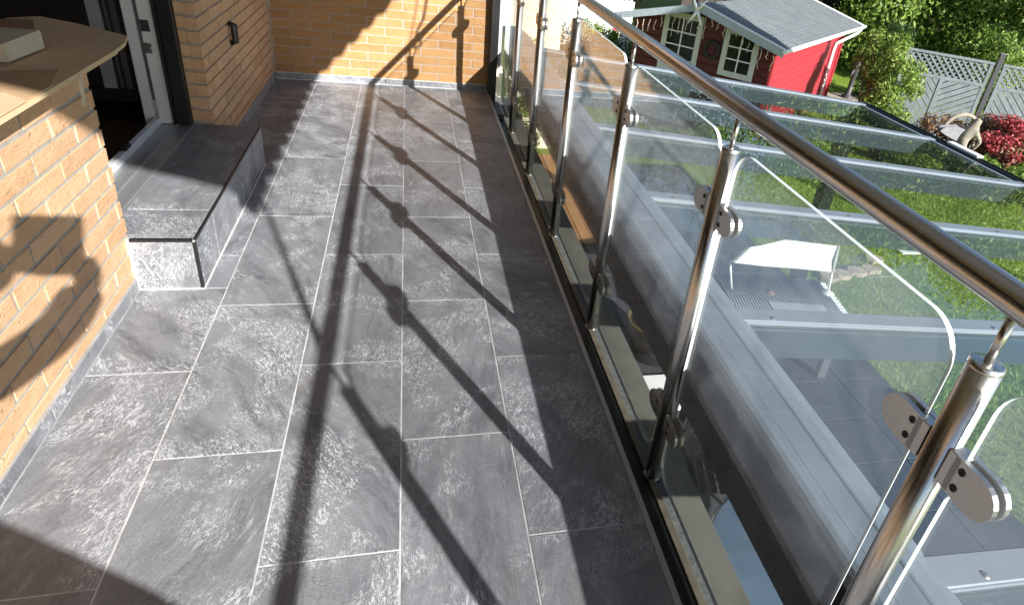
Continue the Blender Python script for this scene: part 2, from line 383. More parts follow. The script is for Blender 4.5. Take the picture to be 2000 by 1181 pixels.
# pier between the door and the corner
pr_ = thing('brick_pier', 'shaded brown brick pier with raked joints between door and back corner', 'wall', (-0.93, 4.2, 0))
MB().box(-1.03, -0.8955, 3.412, 5.06, 0.0, 2.15).build('mortar', M_MORT_L, pr_)
brick_wall(pr_, M_BRICK_L, M_MORT_L, face_px(-0.888), 3.402, 5.036, 0, 0.0496, 34, 0.86, 0.02)
brick_wall(pr_, M_BRICK_L, M_MORT_L, face_my(3.4005), -0.975, -0.938, 0, 0.235, 31, 0.86, 0.0)
MB().tube([(-0.886, 3.94, 0.47), (-0.862, 3.94, 0.475), (-0.862, 3.94, 0.56), (-0.886, 3.94, 0.565)], 0.017, 10).build('wall_hook', M_BLACK, pr_)
# back wall
bw = thing('end_wall', 'ochre yellow brick end wall behind the terrace with railing shadows', 'wall', (0, 5.04, 0))
MB().box(-0.89, 0.655, 5.0365, 5.25, 0.0, 2.4).build('mortar', M_MORT_B, bw)
brick_wall(bw, M_BRICK_B, M_MORT_B, face_my(5.033), -0.874, 0.64, 0, 0.0745, 38, 0.72, 0.115, H=0.051, CH=0.0605)
# house around the terrace, mostly out of frame
hs = thing('house', 'dark rooms and upper facade of the house left of the terrace', 'house', (-2.5, 2.0, 0))
MB().box(-1.13, -0.90, -1.7, 5.06, 2.15, 3.4).build('upper_facade', M_BRICK_L, hs)
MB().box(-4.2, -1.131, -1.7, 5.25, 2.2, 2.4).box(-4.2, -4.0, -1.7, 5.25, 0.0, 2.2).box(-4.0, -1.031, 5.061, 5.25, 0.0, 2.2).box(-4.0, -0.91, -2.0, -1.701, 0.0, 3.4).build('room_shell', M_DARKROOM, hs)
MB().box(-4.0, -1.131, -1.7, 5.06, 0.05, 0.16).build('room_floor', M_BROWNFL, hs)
MB().box(-4.2, 0.60, -2.0, 5.25, G, -0.0305).build('ground_storey', M_RENDER, hs)
M_BRF = mat_wood('brown_frame', (0.14, 0.08, 0.045), (0.2, 0.12, 0.07), 2)
MB().box(-1.20, -1.16, 1.55, 1.60, 0.815, 2.15).build('window_mullion', M_BRF, hs); MB().box(-1.42, -1.24, 2.52, 2.56, 0.4, 2.15).build('window_mullion', M_BRF, hs)

# ------------------------------------------------------------------ tiled step at the door
st = thing('tiled_step', 'slate tiled doorstep with black metal corner trims', 'step', (-0.8, 2.8, 0))
MB().box(-0.957, -0.6835, 2.2025, 3.398, 0.0, 0.189).build('grout_core', M_CAULK, st)
def stile(name, x0, x1, y0, y1, z0, z1): MB().box(x0, x1, y0, y1, z0, z1, bv=0.0008).build(name, M_SLATE, st)
stile('top_tile', -0.9555, -0.6885, 2.2085, 2.431, 0.187, 0.1955); stile('top_tile', -0.9555, -0.6885, 2.4345, 3.3985, 0.187, 0.1955)
stile('side_tile', -0.6865, -0.680, 2.2095, 2.427, 0.003, 0.1865); stile('side_tile', -0.6865, -0.680, 2.4305, 3.3985, 0.003, 0.1865)
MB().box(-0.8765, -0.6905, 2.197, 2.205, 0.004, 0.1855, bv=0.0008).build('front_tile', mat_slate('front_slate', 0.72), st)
MB().box(-0.6872, -0.6785, 2.206, 3.3985, 0.1872, 0.1968, bv=0.001).build('edge_trim', M_BLACK, st)
MB().box(-0.8765, -0.6885, 2.1955, 2.2075, 0.1862, 0.1968, bv=0.001).build('edge_trim', M_BLACK, st)
MB().box(-0.6895, -0.6792, 2.1958, 2.2082, 0.003, 0.1855, bv=0.001).build('edge_trim', M_BLACK, st)
MB().box(-0.8765, -0.677, 2.1925, 2.1968, 0.0004, 0.0035).box(-0.6798, -0.6762, 2.195, 3.40, 0.0004, 0.0035).box(-0.8805, -0.8770, 2.190, 2.1965, 0.0004, 0.188).build('caulk_line', M_CAULK, st)

# ------------------------------------------------------------------ patio door
dr = thing('patio_door', 'open patio door with white frame and black outer profiles', 'door', (-1.05, 2.85, 0.19))
MB().box(-1.105, -0.9575, 2.2345, 3.41, 0.150, 0.1925, bv=0.002).box(-1.045, -1.03, 2.2345, 3.40, 0.193, 0.199).box(-0.985, -0.968, 2.2345, 3.40, 0.1927, 0.1965).build('threshold', M_ALU, dr)
MB().box(-1.135, -1.107, 2.2345, 3.43, 0.16, 0.222, bv=0.003).build('threshold_rail', M_WHITE, dr)
MB().box(-1.128, -1.105, 2.93, 2.99, 0.2225, 0.238, bv=0.002).build('keeper', M_BLACK, dr)
MB().box(-1.040, -0.977, 3.372, 3.4115, 0.1935, 2.15, bv=0.004).box(-1.052, -1.0405, 3.366, 3.405, 0.1935, 2.15, bv=0.002).build('outer_profile', M_BLACK, dr)
MB().box(-1.115, -1.053, 3.385, 3.44, 0.1935, 2.15, bv=0.003).box(-1.18, -1.135, 3.40, 3.45, 0.17, 2.15, bv=0.003).box(-1.1345, -1.1155, 3.42, 3.445, 0.23, 2.15).build('jamb', M_WHITE, dr)
MB().box(-1.1342, -1.1158, 3.409, 3.419, 0.30, 2.1).build('seal', plain('grey_seal', (0.16, 0.16, 0.165), 0.5), dr)
MB().box(-1.112, -1.078, 3.3815, 3.3845, 0.615, 0.665).build('strike_plate', plain('plate_grey', (0.10, 0.10, 0.105), 0.35, 0.7), dr)
MB().box(-1.112, -1.085, 3.3815, 3.3845, 0.52, 0.565).box(-1.106, -1.090, 3.378, 3.3813, 0.535, 0.55).build('strike_plate', plain('plate_steel', (0.3, 0.3, 0.3), 0.3, 0.8), dr)
leaf = MB().box(-1.9, -1.19, 3.47, 3.53, 0.26, 2.12, bv=0.004).build('leaf', M_BLACK, dr)
MB().box(-1.335, -1.285, 3.455, 3.469, 0.33, 2.1).build('leaf_edge', plain('leaf_grey', (0.28, 0.28, 0.285), 0.4), dr)
MB().box(-1.245, -1.225, 3.46, 3.4695, 0.33, 2.1).box(-1.27, -1.262, 3.46, 3.4695, 0.33, 2.1).build('leaf_groove', plain('leaf_dark', (0.07, 0.07, 0.075), 0.4), dr)
MB().box(-1.9, -1.185, 3.445, 3.468, 0.27, 0.33, bv=0.003).build('weather_bar', M_BLACK, dr)

# ------------------------------------------------------------------ boards on the sill
def sheet(name, label, cat, poly, z, th, mat, bend=0.0, group=None):
    m = MB(); n = len(poly)
    m.prism(poly, 0, th, lambda a, b, t: (a, b, z + t + bend*max(0, b-1.6)**2))
    o = m.build(name, mat); return tag(o, label, cat, group)
MB_s = thing('window_sill', 'brick coloured window sill hidden under plywood and cardboard', 'sill', (-1.0, 1.0, 0.775))
MB().box(-1.21, -0.815, -1.7, 2.285, 0.784, 0.797, bv=0.002).build('sill_slab', M_PLY, MB_s)
sheet('plywood_board', 'tan plywood board with rounded corner lying on the window sill', 'board',
      [(-0.800, -0.6), (-0.800, 2.22), (-0.808, 2.33), (-0.828, 2.415), (-0.845, 2.435), (-0.90, 2.47), (-1.02, 2.55), (-1.14, 2.61), (-1.2, 2.55), (-1.2, -0.6)], 0.7975, 0.011, M_PLY)
sheet('cardboard_sheet', 'creased cardboard sheet on top of the plywood near the camera', 'cardboard', [(-0.803, 1.1), (-0.803, 1.83), (-0.845, 1.98), (-1.0, 1.90), (-1.13, 2.02), (-1.19, 1.6), (-1.15, 1.1)], 0.809, 0.004, M_CARD)
sheet('cardboard_flap', 'lighter cardboard flap at the lower left of the sill', 'cardboard', [(-0.7985, 1.2), (-0.7985, 1.69), (-0.86, 1.74), (-0.98, 1.62), (-0.98, 1.2)], 0.8135, 0.004, plain('pale_card', (0.66, 0.48, 0.29), 0.85, 0, 0.08, 12))
sheet('cardboard_strip', 'brown cardboard strip along the back of the sill by the window', 'cardboard', [(-1.05, 2.05), (-1.03, 2.32), (-1.12, 2.52), (-1.19, 2.5), (-1.19, 2.0)], 0.809, 0.006, plain('brown_card', (0.33, 0.2, 0.11), 0.85))
bk = MB().box(-0.10, 0.10, -0.088, 0.088, 0, 0.046, bv=0.002, jit=0.002).build('wood_block', M_OFFCUT, None, Matrix.Translation((-1.055, 2.09, 0.8155)) @ Matrix.Rotation(math.radians(-3), 4, 'Z'))
tag(bk, 'pale wooden offcut block lying on the sill boards', 'wood block')
m = MB(); pts = [(1.972, 0.800), (1.962, 0.775), (1.968, 0.745), (1.960, 0.722)]
for i, (y, z) in enumerate(pts[:-1]):
    y2, z2 = pts[i+1]; x1, x2 = -0.7965 - 0.002*i, -0.7985 - 0.002*i
    m.add([(x1, y-.011, z), (x1, y+.011, z), (x2, y2+.010, z2), (x2, y2-.010, z2), (x1-.001, y-.011, z), (x1-.001, y+.011, z), (x2-.001, y2+.010, z2), (x2-.001, y2-.010, z2)], [(0,1,2,3), (7,6,5,4), (0,3,7,4), (1,5,6,2)])
tag(m.build('tape_strip', M_TAPE), 'strip of paper tape hanging from the edge of the plywood board', 'tape')

# ------------------------------------------------------------------ ledge outside the floor
ld = MB().box(0.601, 0.842, -2.0, 5.25, -0.26, -0.1015, bv=0.002).build('stone_ledge', M_LEDGE); tag(ld, kind='structure')
MB().box(0.655, 0.700, -1.7, 5.02, -0.1012, -0.094).box(0.6235, 0.627, -1.7, 5.02, -0.1012, -0.004).build('base_plate', M_BLACK, ld)
MB().box(0.7005, 0.7225, -1.7, 5.02, -0.1012, -0.088, bv=0.002).build('tan_profile', M_BRONZE, ld)
MB().box(0.7228, 0.747, -1.7, 5.02, -0.1012, -0.096).build('dirt_strip', M_DIRT, ld)

# ------------------------------------------------------------------ railing
RX = 0.7195
PY = [-0.275, 0.488, 1.247, 2.008, 2.798, 3.588, 4.352]
rl = thing('glass_railing', 'stainless steel railing with clamped glass panels along the terrace edge', 'railing', (RX, 2.0, -0.1))
hr = MB().tube([(RX+0.006, -1.7, 1.014), (RX+0.006, 1.5, 1.014), (RX+0.006, 5.0, 1.014)], 0.0212, 32).build('handrail', M_STEEL_Y, rl)
post_me = MB().tube([(0, 0, -0.094), (0, 0, 0.40), (0, 0, 0.926)], 0.0212, 28).mesh('post', M_STEEL_Z)
pin_me = MB().tube([(0, 0, 0.928), (0, 0, 0.996)], 0.0062, 14).mesh('pin', M_STEEL_Z)
cap_me = MB().lathe([(0.0, 0.931), (0.018, 0.931), (0.0215, 0.929), (0.0218, 0.9225)], (0, 0, 0), 28).mesh('cap', M_STEEL_Z)
foot_me = MB().tube([(0, 0, -0.0935), (0, 0, -0.088)], 0.026, 20).mesh('foot_ring', M_CLAMP)
def clamp_mesh():
    m = MB(); H = 0.029; L = 0.074
    poly = [(0.0, -H), (L-0.03, -H)]
    for i in range(11):
        a = -math.pi/2 + math.pi*i/10; poly.append((L-0.03 + 0.03*math.cos(a), H*math.sin(a)))
    poly.append((0.0, H))
    for x0, x1 in ((0.0055, 0.0135), (-0.0135, -0.0055)):
        m.prism(poly, x0, x1, lambda a, b, t: (t, a, b), 0, None, False)
    m.box(-0.0135, 0.0135, -0.012, 0.010, -H+0.001, H-0.001, bv=0.001)
    return m.mesh('clamp', M_CLAMP)
clamp_me = clamp_mesh()
scr = MB()
for yy, zz in ((0.016, 0.014), (0.016, -0.014)):
    ax = Matrix.Rotation(math.radians(-90), 3, 'Y')
    scr.lathe([(0.0055, 0.0), (0.0055, 0.0012), (0.003, 0.0012), (0.0028, 0.0002), (0.0, 0.0002)], (-0.0135, yy, zz), 12, 0, ax)
scr_me = scr.mesh('screw', M_SCREW)
for i, y in enumerate(PY):
    T = Matrix.Translation((RX, y, 0)); p = inst('post', post_me, rl, T)
    for nm, me in (('pin', pin_me), ('cap', cap_me), ('foot_ring', foot_me)):
        inst(nm, me, p, T)
    for z in (0.778, 0.138):
        for s in (1, -1):
            if i == 0 and s < 0: continue
            T2 = Matrix.Translation((RX, y + s*0.0325, z)) @ (Matrix.Identity(4) if s > 0 else Matrix.Scale(-1, 4, (0, 1, 0)))
            c = inst('clamp', clamp_me, rl, T2); inst('screw', scr_me, c, T2)
ends = PY + [5.0]
for i in range(len(ends)-1):
    y0, y1 = ends[i] + 0.044, ends[i+1] - 0.040
    if i == len(ends)-2: y1 = 4.945
    m = MB().prism(rrect(y0, y1, -0.037, 0.943, 0.062, 8), -0.0042, 0.0042, lambda a, b, t: (RX + t, a, b), 0, 1)
    o = m.build('glass_panel', [M_GLASS, M_GEDGE], rl)

# black end post and white strip at the wall
bp = thing('black_end_post', 'tall black metal post at the far end of the railing', 'post', (0.68, 4.98, -0.1))
MB().box(0.612, 0.672, 4.955, 5.028, -0.10, 2.3, bv=0.004).build('upright', M_BLACK, bp)
MB().box(0.622, 0.70, 4.62, 4.953, -0.093, -0.055, bv=0.006).build('foot', M_BLACK, bp)
MB().box(0.674, 0.698, 4.975, 5.02, 0.21, 2.3, bv=0.002).build('cover_strip', M_WHITE, bp)

# ------------------------------------------------------------------ glass roof over the patio (pergola)
pg = thing('patio_roof', 'grey aluminium patio roof with glass panes below the railing', 'patio roof', (0.9, 2.5, G))
prof = [(0.765, 0.16), (0.765, 0.372)] + [(0.798 - 0.033*math.cos(math.radians(a)), 0.372 + 0.033*math.sin(math.radians(a))) for a in (20, 40, 60, 80)] + \
       [(0.818, 0.4058), (0.820, 0.4066), (0.822, 0.4058), (0.874, 0.4046), (0.878, 0.4065), (0.884, 0.4065), (0.887, 0.402), (0.93, 0.386), (0.93, 0.16)]
m = MB(); n = len(prof); Y0, Y1 = -1.9, 5.55
m.add([(a, Y0, b) for a, b in prof] + [(a, Y1, b) for a, b in prof], [[i, (i+1) % n, n+(i+1) % n, n+i][::-1] for i in range(n)])
m.add([(a, Y0, b) for a, b in prof] + [(a, Y1, b) for a, b in prof], [list(range(n)), list(range(n, 2*n))[::-1]])
for i in range(len(m.m)): m.m[i] = 0
for fi, q in enumerate(m.f[:n]):
    zs = [m.v[i][2] for i in q]; m.m[fi] = 1 if min(zs) > 0.37 else 0
m.build('wall_box', [M_ANTH, M_ZINC], pg)
S_ = 0.085; roofz = lambda x: 0.344 - S_*(x - 0.96)
XE = 3.95
m = MB().add([(0.931, Y0, 0.384), (0.931, Y1, 0.384), (0.985, Y1, 0.351), (0.985, Y0, 0.351), (0.931, Y0, 0.374), (0.931, Y1, 0.374), (0.985, Y1, 0.345), (0.985, Y0, 0.345)], [(0,3,2,1), (4,5,6,7), (0,4,7,3), (1,2,6,5), (3,7,6,2)])
m.build('flashing', M_ZINC, pg)
RY = [-0.31, 0.565, 1.425, 2.30, 3.19, 4.10, 5.02]
ang = math.atan(S_); Lr = (XE-0.96)/math.cos(ang)
Rr = Matrix.Rotation(ang, 4, 'Y')
raf_me = MB().box(0, Lr, -0.03, 0.03, -0.125, -0.006, bv=0.002).mesh('rafter', plain('slate_grey_rafter', (0.085, 0.105, 0.125), 0.4, 0, 0.06, 4, 0.08))
capm = MB().box(-0.03, Lr+0.05, -0.034, 0.034, 0.006, 0.015, bv=0.003).box(-0.03, Lr+0.05, -0.037, -0.0345, 0.002, 0.012).box(-0.03, Lr+0.05, 0.0345, 0.037, 0.002, 0.012).mesh('cover_cap', M_RAFTER)
boltm = MB()
for q in (0.12, 1.0, 1.9, 2.8):
    boltm.lathe([(0.0, 0.019), (0.006, 0.0185), (0.009, 0.0152)], (q, -0.018, 0), 8)
bolt_me = boltm.mesh('bolt', M_CLAMP)
for y in RY:
    T = Matrix.Translation((0.96, y, roofz(0.96))) @ Rr
    r = inst('rafter', raf_me, pg, T); inst('cover_cap', capm, r, T); inst('bolt', bolt_me, r, T)
for i in range(len(RY)-1):
    y0, y1 = RY[i]+0.004, RY[i+1]-0.004; T = Matrix.Translation((0.96, 0, roofz(0.96))) @ Rr
    MB().box(0.0, Lr+0.02, y0, y1, -0.004, 0.004).build('glass_pane', M_PGLASS, pg, T)
gz = roofz(XE)
MB().box(XE-0.01, XE+0.012, RY[0]-0.3, 5.06, gz-0.02, gz+0.008).build('pane_stop', M_RAFTER, pg)
m = MB()
gp = [(0.012, 0.02), (0.012, -0.10), (0.13, -0.10), (0.13, 0.02), (0.122, 0.02), (0.122, -0.09), (0.02, -0.09), (0.02, 0.02)]
m.prism(gp, RY[0]-0.4, 5.10, lambda a, b, t: (XE+a, t, gz-0.012+b))
m.build('gutter', M_BLACK, pg)
m = MB().tube([(XE+0.07, RY[0]-0.4, gz-0.02), (XE+0.07, 5.08, gz-0.02)], 0.034, 12).build('gutter_guard', plain('black_mesh_guard', (0.015, 0.015, 0.016), 0.7, 0, 0.3, 90, 0.8), pg)
for y in (4.98, -0.25):
    MB().box(XE-0.14, XE-0.01, y-0.06, y+0.06, G, gz-0.12, bv=0.004).build('corner_post', M_ANTH, pg)
m = MB().box(4.03, 4.09, 3.66, 3.98, gz+0.012, gz+0.028, bv=0.002); tag(m.build('white_offcut', M_PAINTW), 'short white offcut lying on the gutter edge', 'offcut')

# ------------------------------------------------------------------ garden ground
def mat_lawn():
    t = NT('lawn'); v = t.objvec(False, True); a = t.noise(v, 1.3, 4); b = t.noise(v, 14, 4, 0.65); c = t.noise(t.scale(v, (60, 60, 60)), 1.0, 3, 0.7)
    col = t.mix(t.ramp(a, 0.35, 0.65), (0.17, 0.25, 0.03), (0.23, 0.31, 0.045)); col = t.mix(t.ramp(b, 0.4, 0.7, 0, 0.4), col, (0.13, 0.20, 0.025))
    col = t.mix(t.ramp(c, 0.5, 0.75, 0, 0.5), col, (0.25, 0.31, 0.07))
    h = t.math('ADD', c, b)
    return t.done(t.bsdf(col, 0.85, 0, h, 0.9, 0.03, 0.15))
M_LAWN = mat_lawn()
gr = MB().add([(-150, -150, G), (180, -150, G), (180, 200, G), (-150, 200, G)], [(0, 1, 2, 3)]).build('lawn', M_LAWN); tag(gr, kind='structure')
pt = MB().box(0.60, 4.45, -4, 9.6, G-0.05, G+0.02).build('patio', plain('grey_patio_joint', (0.04, 0.042, 0.045), 0.9, 0, 0.2, 10)); tag(pt, kind='structure')
M_SLAB = plain('grey_patio_slab', (0.045, 0.05, 0.058), 0.75, 0, 0.12, 6, 0.2)
sl_me = MB().box(-0.245, 0.245, -0.245, 0.245, 0, 0.018, bv=0.003).mesh('slab', M_SLAB)
for i in range(8):
    for j in range(15):
        inst('slab', sl_me, pt, Matrix.Translation((0.70 + i*0.5, -0.75 + j*0.5, G+0.02 + random.uniform(0, 0.002))))
dk = thing('wood_deck', 'sunlit orange brown timber decking below the terrace edge', 'decking', (2.3, 8.0, G))
dme = MB().box(-0.07, 0.07, -1.5, 1.5, 0, 0.028, bv=0.003).mesh('plank', mat_wood('deck_plank', (0.38, 0.19, 0.075), (0.48, 0.26, 0.11), 1))
for i in range(14): inst('plank', dme, dk, Matrix.Translation((1.4 + i*0.147, 8.25, G+0.041)))
# grass blades on the visible lawn
n = 70000
X = RNG.uniform(4.46, 12.5, n); Y = RNG.uniform(2.2, 12.5, n); ok = (Y > 1.0*X - 7.2) & (Y < 0.55*X + 6.5); X = X[ok]; Y = Y[ok]; n = len(X)
th = RNG.uniform(0, 2*np.pi, n); h = RNG.uniform(0.025, 0.07, n); wd = RNG.uniform(0.004, 0.009, n); lean = RNG.normal(0, 0.025, (n, 2))
V = np.zeros((n, 3, 3)); V[:, 0] = np.c_[X-np.cos(th)*wd, Y-np.sin(th)*wd, np.full(n, G)]; V[:, 1] = np.c_[X+np.cos(th)*wd, Y+np.sin(th)*wd, np.full(n, G)]
V[:, 2] = np.c_[X+lean[:, 0], Y+lean[:, 1], G+h]
M_BLADE = mat_leaf('grass_blade', ((0.16, 0.24, 0.028), (0.22, 0.31, 0.045), (0.29, 0.37, 0.08)), 0.3)
go = inst('grass', fast_mesh('grass', V.reshape(-1, 3), np.arange(n*3).reshape(-1, 3), M_BLADE)); tag(go, 'short sunlit lawn grass beyond the patio', 'grass', kind='stuff')
go['kind'] = 'stuff'

# ------------------------------------------------------------------ foliage
def leaves(name, blobs, n, size, mat, parent=None, seed=1, flat=0.3, aspect=0.42, shell=0.45, droop=0.0):
    g = np.random.default_rng(seed); vol = np.array([b[3]*b[4]*b[5] if len(b) > 4 else b[3]**3 for b in blobs]); cnt = np.maximum(1, (n*vol/vol.sum()).astype(int))
    Ps, Ns = [], []
    for b, k in zip(blobs, cnt):
        r = np.array(b[3:6] if len(b) > 4 else [b[3]]*3); d = g.normal(size=(k, 3)); d /= np.linalg.norm(d, axis=1)[:, None]
        rad = g.uniform(0, 1, k)**shell; lump = 1 + 0.22*np.sin(d[:, 0]*7+b[0])*np.sin(d[:, 1]*6+b[1]*2)*np.sin(d[:, 2]*5+1)
        Ps.append(np.array(b[:3]) + d*r*(rad*lump)[:, None]); Ns.append(d)
    Pp = np.concatenate(Ps); N = np.concatenate(Ns); k = len(Pp)
    keep = Pp[:, 2] > G+0.01; Pp = Pp[keep]; N = N[keep]; k = len(Pp)
    N = N + g.normal(0, 0.65, (k, 3)) + np.array([0, 0, flat]); N /= np.linalg.norm(N, axis=1)[:, None]
    T = np.cross(N, g.normal(size=(k, 3))); T[:, 2] -= droop; T /= np.linalg.norm(T, axis=1)[:, None]; B = np.cross(N, T)
    s = size*g.uniform(0.6, 1.35, k)[:, None]
    V = np.zeros((k, 4, 3)); V[:, 0] = Pp - T*s*0.5; V[:, 1] = Pp + B*s*aspect*0.5 - T*s*0.05 + N*s*0.06; V[:, 2] = Pp + T*s*0.5 - N*s*0.1; V[:, 3] = Pp - B*s*aspect*0.5 - T*s*0.05 + N*s*0.06
    return inst(name, fast_mesh(name, V.reshape(-1, 3), np.arange(k*4).reshape(-1, 4), mat), parent)
M_BARK = plain('bark', (0.09, 0.07, 0.05), 0.9, 0, 0.3, 20, 0.8)
LF = {'bright': mat_leaf('bright_leaf', ((0.09, 0.17, 0.022), (0.20, 0.30, 0.05), (0.34, 0.42, 0.11))),
      'mid': mat_leaf('mid_leaf', ((0.07, 0.14, 0.02), (0.16, 0.26, 0.045), (0.29, 0.38, 0.09))),
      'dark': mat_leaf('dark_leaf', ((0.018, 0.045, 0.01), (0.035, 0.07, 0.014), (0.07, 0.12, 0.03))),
      'yellow': mat_leaf('yellow_leaf', ((0.12, 0.19, 0.02), (0.20, 0.28, 0.04), (0.30, 0.34, 0.07))),
      'russet': mat_leaf('russet_leaf', ((0.10, 0.045, 0.022), (0.20, 0.10, 0.05), (0.33, 0.20, 0.11)), 0.2),
      'red': mat_leaf('red_petal', ((0.30, 0.03, 0.04), (0.40, 0.06, 0.07), (0.48, 0.13, 0.12)), 0.2)}
def bush(name, label, cat, base, blobs, n, size, leaf, seed, group=None, trunk=0.03, **kw):
    o = thing(name, label, cat, (base[0], base[1], G), group); m = MB(); rr = random.Random(seed)
    top = max(b[2] for b in blobs)
    for b in blobs[:7]:
        q = Vector((b[0], b[1], b[2])); p0 = Vector((base[0]+rr.uniform(-.05, .05), base[1]+rr.uniform(-.05, .05), G))
        mid = p0.lerp(q, 0.55) + Vector((rr.uniform(-.1, .1), rr.uniform(-.1, .1), 0.08)); m.tube([p0, mid, q], [trunk, trunk*0.7, trunk*0.25], 6)
    m.build('trunk', M_BARK, o); leaves('crown', blobs, n, size, LF[leaf], o, seed, **kw); return o
# tall trees behind the diagonal fence
def tree_blobs(cx, cy, z0, z1, R, k, seed):
    rr = random.Random(seed); return [(cx+rr.uniform(-R, R)*0.8, cy+rr.uniform(-R, R)*0.8, rr.uniform(z0, z1), R*rr.uniform(0.38, 0.62)) for _ in range(k)]
TREES = [(15.2, 19.5, 'bright', 'leafy light green tree left of the other trees behind the diagonal fence'),
         (17.8, 18.2, 'bright', 'mid green leafy tree in the middle behind the diagonal fence'),
         (18.6, 15.2, 'bright', 'bright green leafy tree at the right behind the fence post'),
         (20.5, 17.2, 'bright', 'green leafy tree at the top right corner'),
         (15.3, 14.8, 'mid', 'green leafy shrub directly behind the diagonal fence'),
         (17.6, 13.0, 'mid', 'green leafy shrub behind the right fence panel')]
for i, (x, y, lf, lb) in enumerate(TREES):
    R = 2.3 if i < 4 else 1.25; hi = 6.0 if i < 4 else -0.55
    bush('leafy_tree' if i < 4 else 'dense_shrub', lb, 'tree' if i < 4 else 'shrub', (x, y), tree_blobs(x, y, G+0.6, hi, R, 26 if i < 4 else 9, 30+i), 26000 if i < 4 else 7000, 0.18 if i < 4 else 0.12, lf, 40+i, trunk=0.09 if i < 4 else 0.03, droop=0.5)
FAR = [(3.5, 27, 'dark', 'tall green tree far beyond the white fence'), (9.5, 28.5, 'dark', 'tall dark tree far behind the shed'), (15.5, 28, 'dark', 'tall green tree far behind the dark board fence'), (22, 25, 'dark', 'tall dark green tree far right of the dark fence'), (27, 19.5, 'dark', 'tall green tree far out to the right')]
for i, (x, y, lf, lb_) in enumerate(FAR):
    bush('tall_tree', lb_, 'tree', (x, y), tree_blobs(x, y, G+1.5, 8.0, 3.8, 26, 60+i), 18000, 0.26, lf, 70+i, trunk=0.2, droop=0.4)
bush('climbing_shrub', 'tall pale green shrub between the red shed and the diagonal fence', 'shrub', (9.4, 11.9),
     [(9.62, 12.5, -.85, .30), (9.55, 11.92, -1.0, .33), (9.75, 11.75, -.65, .3), (9.35, 11.15, -1.3, .34), (9.8, 11.15, -1.05, .3), (9.85, 12.7, -.4, .25), (9.95, 12.1, -.4, .27), (9.2, 11.35, -1.55, .33), (9.3, 10.63, -1.6, .3), (9.5, 11.5, -1.9, .4), (10.0, 11.4, -.8, .24), (9.7, 12.3, -.62, .25), (9.5, 11.5, -1.1, .25), (9.65, 11.3, -.72, .2)], 8200, 0.085, 'bright', 5, droop=0.6)
bush('dark_shrub', 'dark shrub behind the iron pump beside the shed', 'shrub', (12.4, 15.3),  # dark green is the leaf colour itself
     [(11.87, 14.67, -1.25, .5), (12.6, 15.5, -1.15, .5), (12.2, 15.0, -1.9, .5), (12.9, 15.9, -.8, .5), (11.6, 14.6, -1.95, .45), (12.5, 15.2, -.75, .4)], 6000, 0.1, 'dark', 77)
bush('low_green_shrub', 'low yellow green shrub at the end of the black gutter', 'shrub', (8.9, 10.3),
     [(8.74, 10.59, -1.75, .32), (8.91, 10.17, -1.78, .3), (9.13, 9.84, -1.85, .3), (8.76, 10.99, -1.7, .3), (8.5, 11.2, -1.8, .35), (9.45, 9.6, -1.95, .28)], 6500, 0.07, 'yellow', 6)
bush('dark_hedge_plant', 'dark green hedge below the white lattice fence left of the shed', 'hedge', (4.8, 16.5),
     [(4.2, 17.2, -2.0, .6), (5.0, 16.9, -1.95, .6), (5.8, 16.6, -1.9, .6), (3.4, 17.4, -1.95, .6), (5.6, 15.6, -2.1, .5)], 7000, 0.09, 'dark', 8)
bush('bright_garden_plant', 'small bright green plant on top of the hedge by the white fence', 'plant', (4.5, 16.6),
     [(4.3, 16.9, -1.45, .3), (4.7, 16.8, -1.5, .28), (5.1, 16.7, -1.55, .25)], 1500, 0.09, 'bright', 9)
bush('climbing_plant', 'narrow green climbing plant beside the cream wall behind the railing', 'plant', (1.75, 9.6),
     [(1.75, 9.6, -1.9, .25), (1.8, 9.6, -1.4, .22), (1.72, 9.6, -1.0, .2), (1.78, 9.6, -.6, .18)], 2200, 0.08, 'bright', 10)
ro = bush('azalea_bush', 'russet azalea bush with bright red blossoms at the right edge', 'bush', (11.0, 9.8),
     [(10.19, 10.74, -1.65, .22), (10.6, 10.6, -1.7, .3), (11.35, 10.5, -1.65, .35), (11.4, 10.1, -1.6, .38), (11.42, 9.75, -1.6, .38), (10.84, 9.8, -1.8, .38), (10.75, 9.25, -1.85, .35), (10.96, 8.85, -1.95, .33), (11.24, 9.4, -1.75, .38)], 12000, 0.075, 'russet', 12)
rr = random.Random(3); fb = []
for b in [(10.42, 9.50, -1.50), (10.56, 9.42, -1.5), (10.66, 9.3, -1.58), (11.05, 9.8, -1.28), (10.75, 9.3, -1.5), (11.21, 10.2, -1.3), (10.72, 8.86, -1.63), (11.1, 9.55, -1.28), (10.6, 8.98, -1.68), (10.46, 9.3, -1.66), (11.06, 9.3, -1.4), (11.3, 9.9, -1.28)]:
    fb.append((*b, rr.uniform(0.10, 0.2)))
leaves('blossom', fb, 1500, 0.05, LF['red'], ro, 14, aspect=0.8)
bush('groundcover_plant', 'dark glossy green plants under the red blossoms', 'plant', (10.0, 8.8), [(10.06, 8.95, -1.95, .28), (10.1, 8.57, -2.0, .28), (10.1, 8.2, -2.0, .28), (9.9, 9.3, -2.0, .2), (10.4, 8.5, -1.9, .28)], 2600, 0.1, 'mid', 15)
bush('patio_shrub', 'green shrub standing on the lawn behind the glass roof', 'shrub', (6.3, 9.5), [(6.2, 9.6, -2.0, .45), (6.7, 9.3, -2.05, .4), (5.8, 9.9, -2.0, .45), (5.3, 10.3, -2.0, .45), (7.1, 9.6, -2.0, .4)], 6000, 0.07, 'mid', 16)
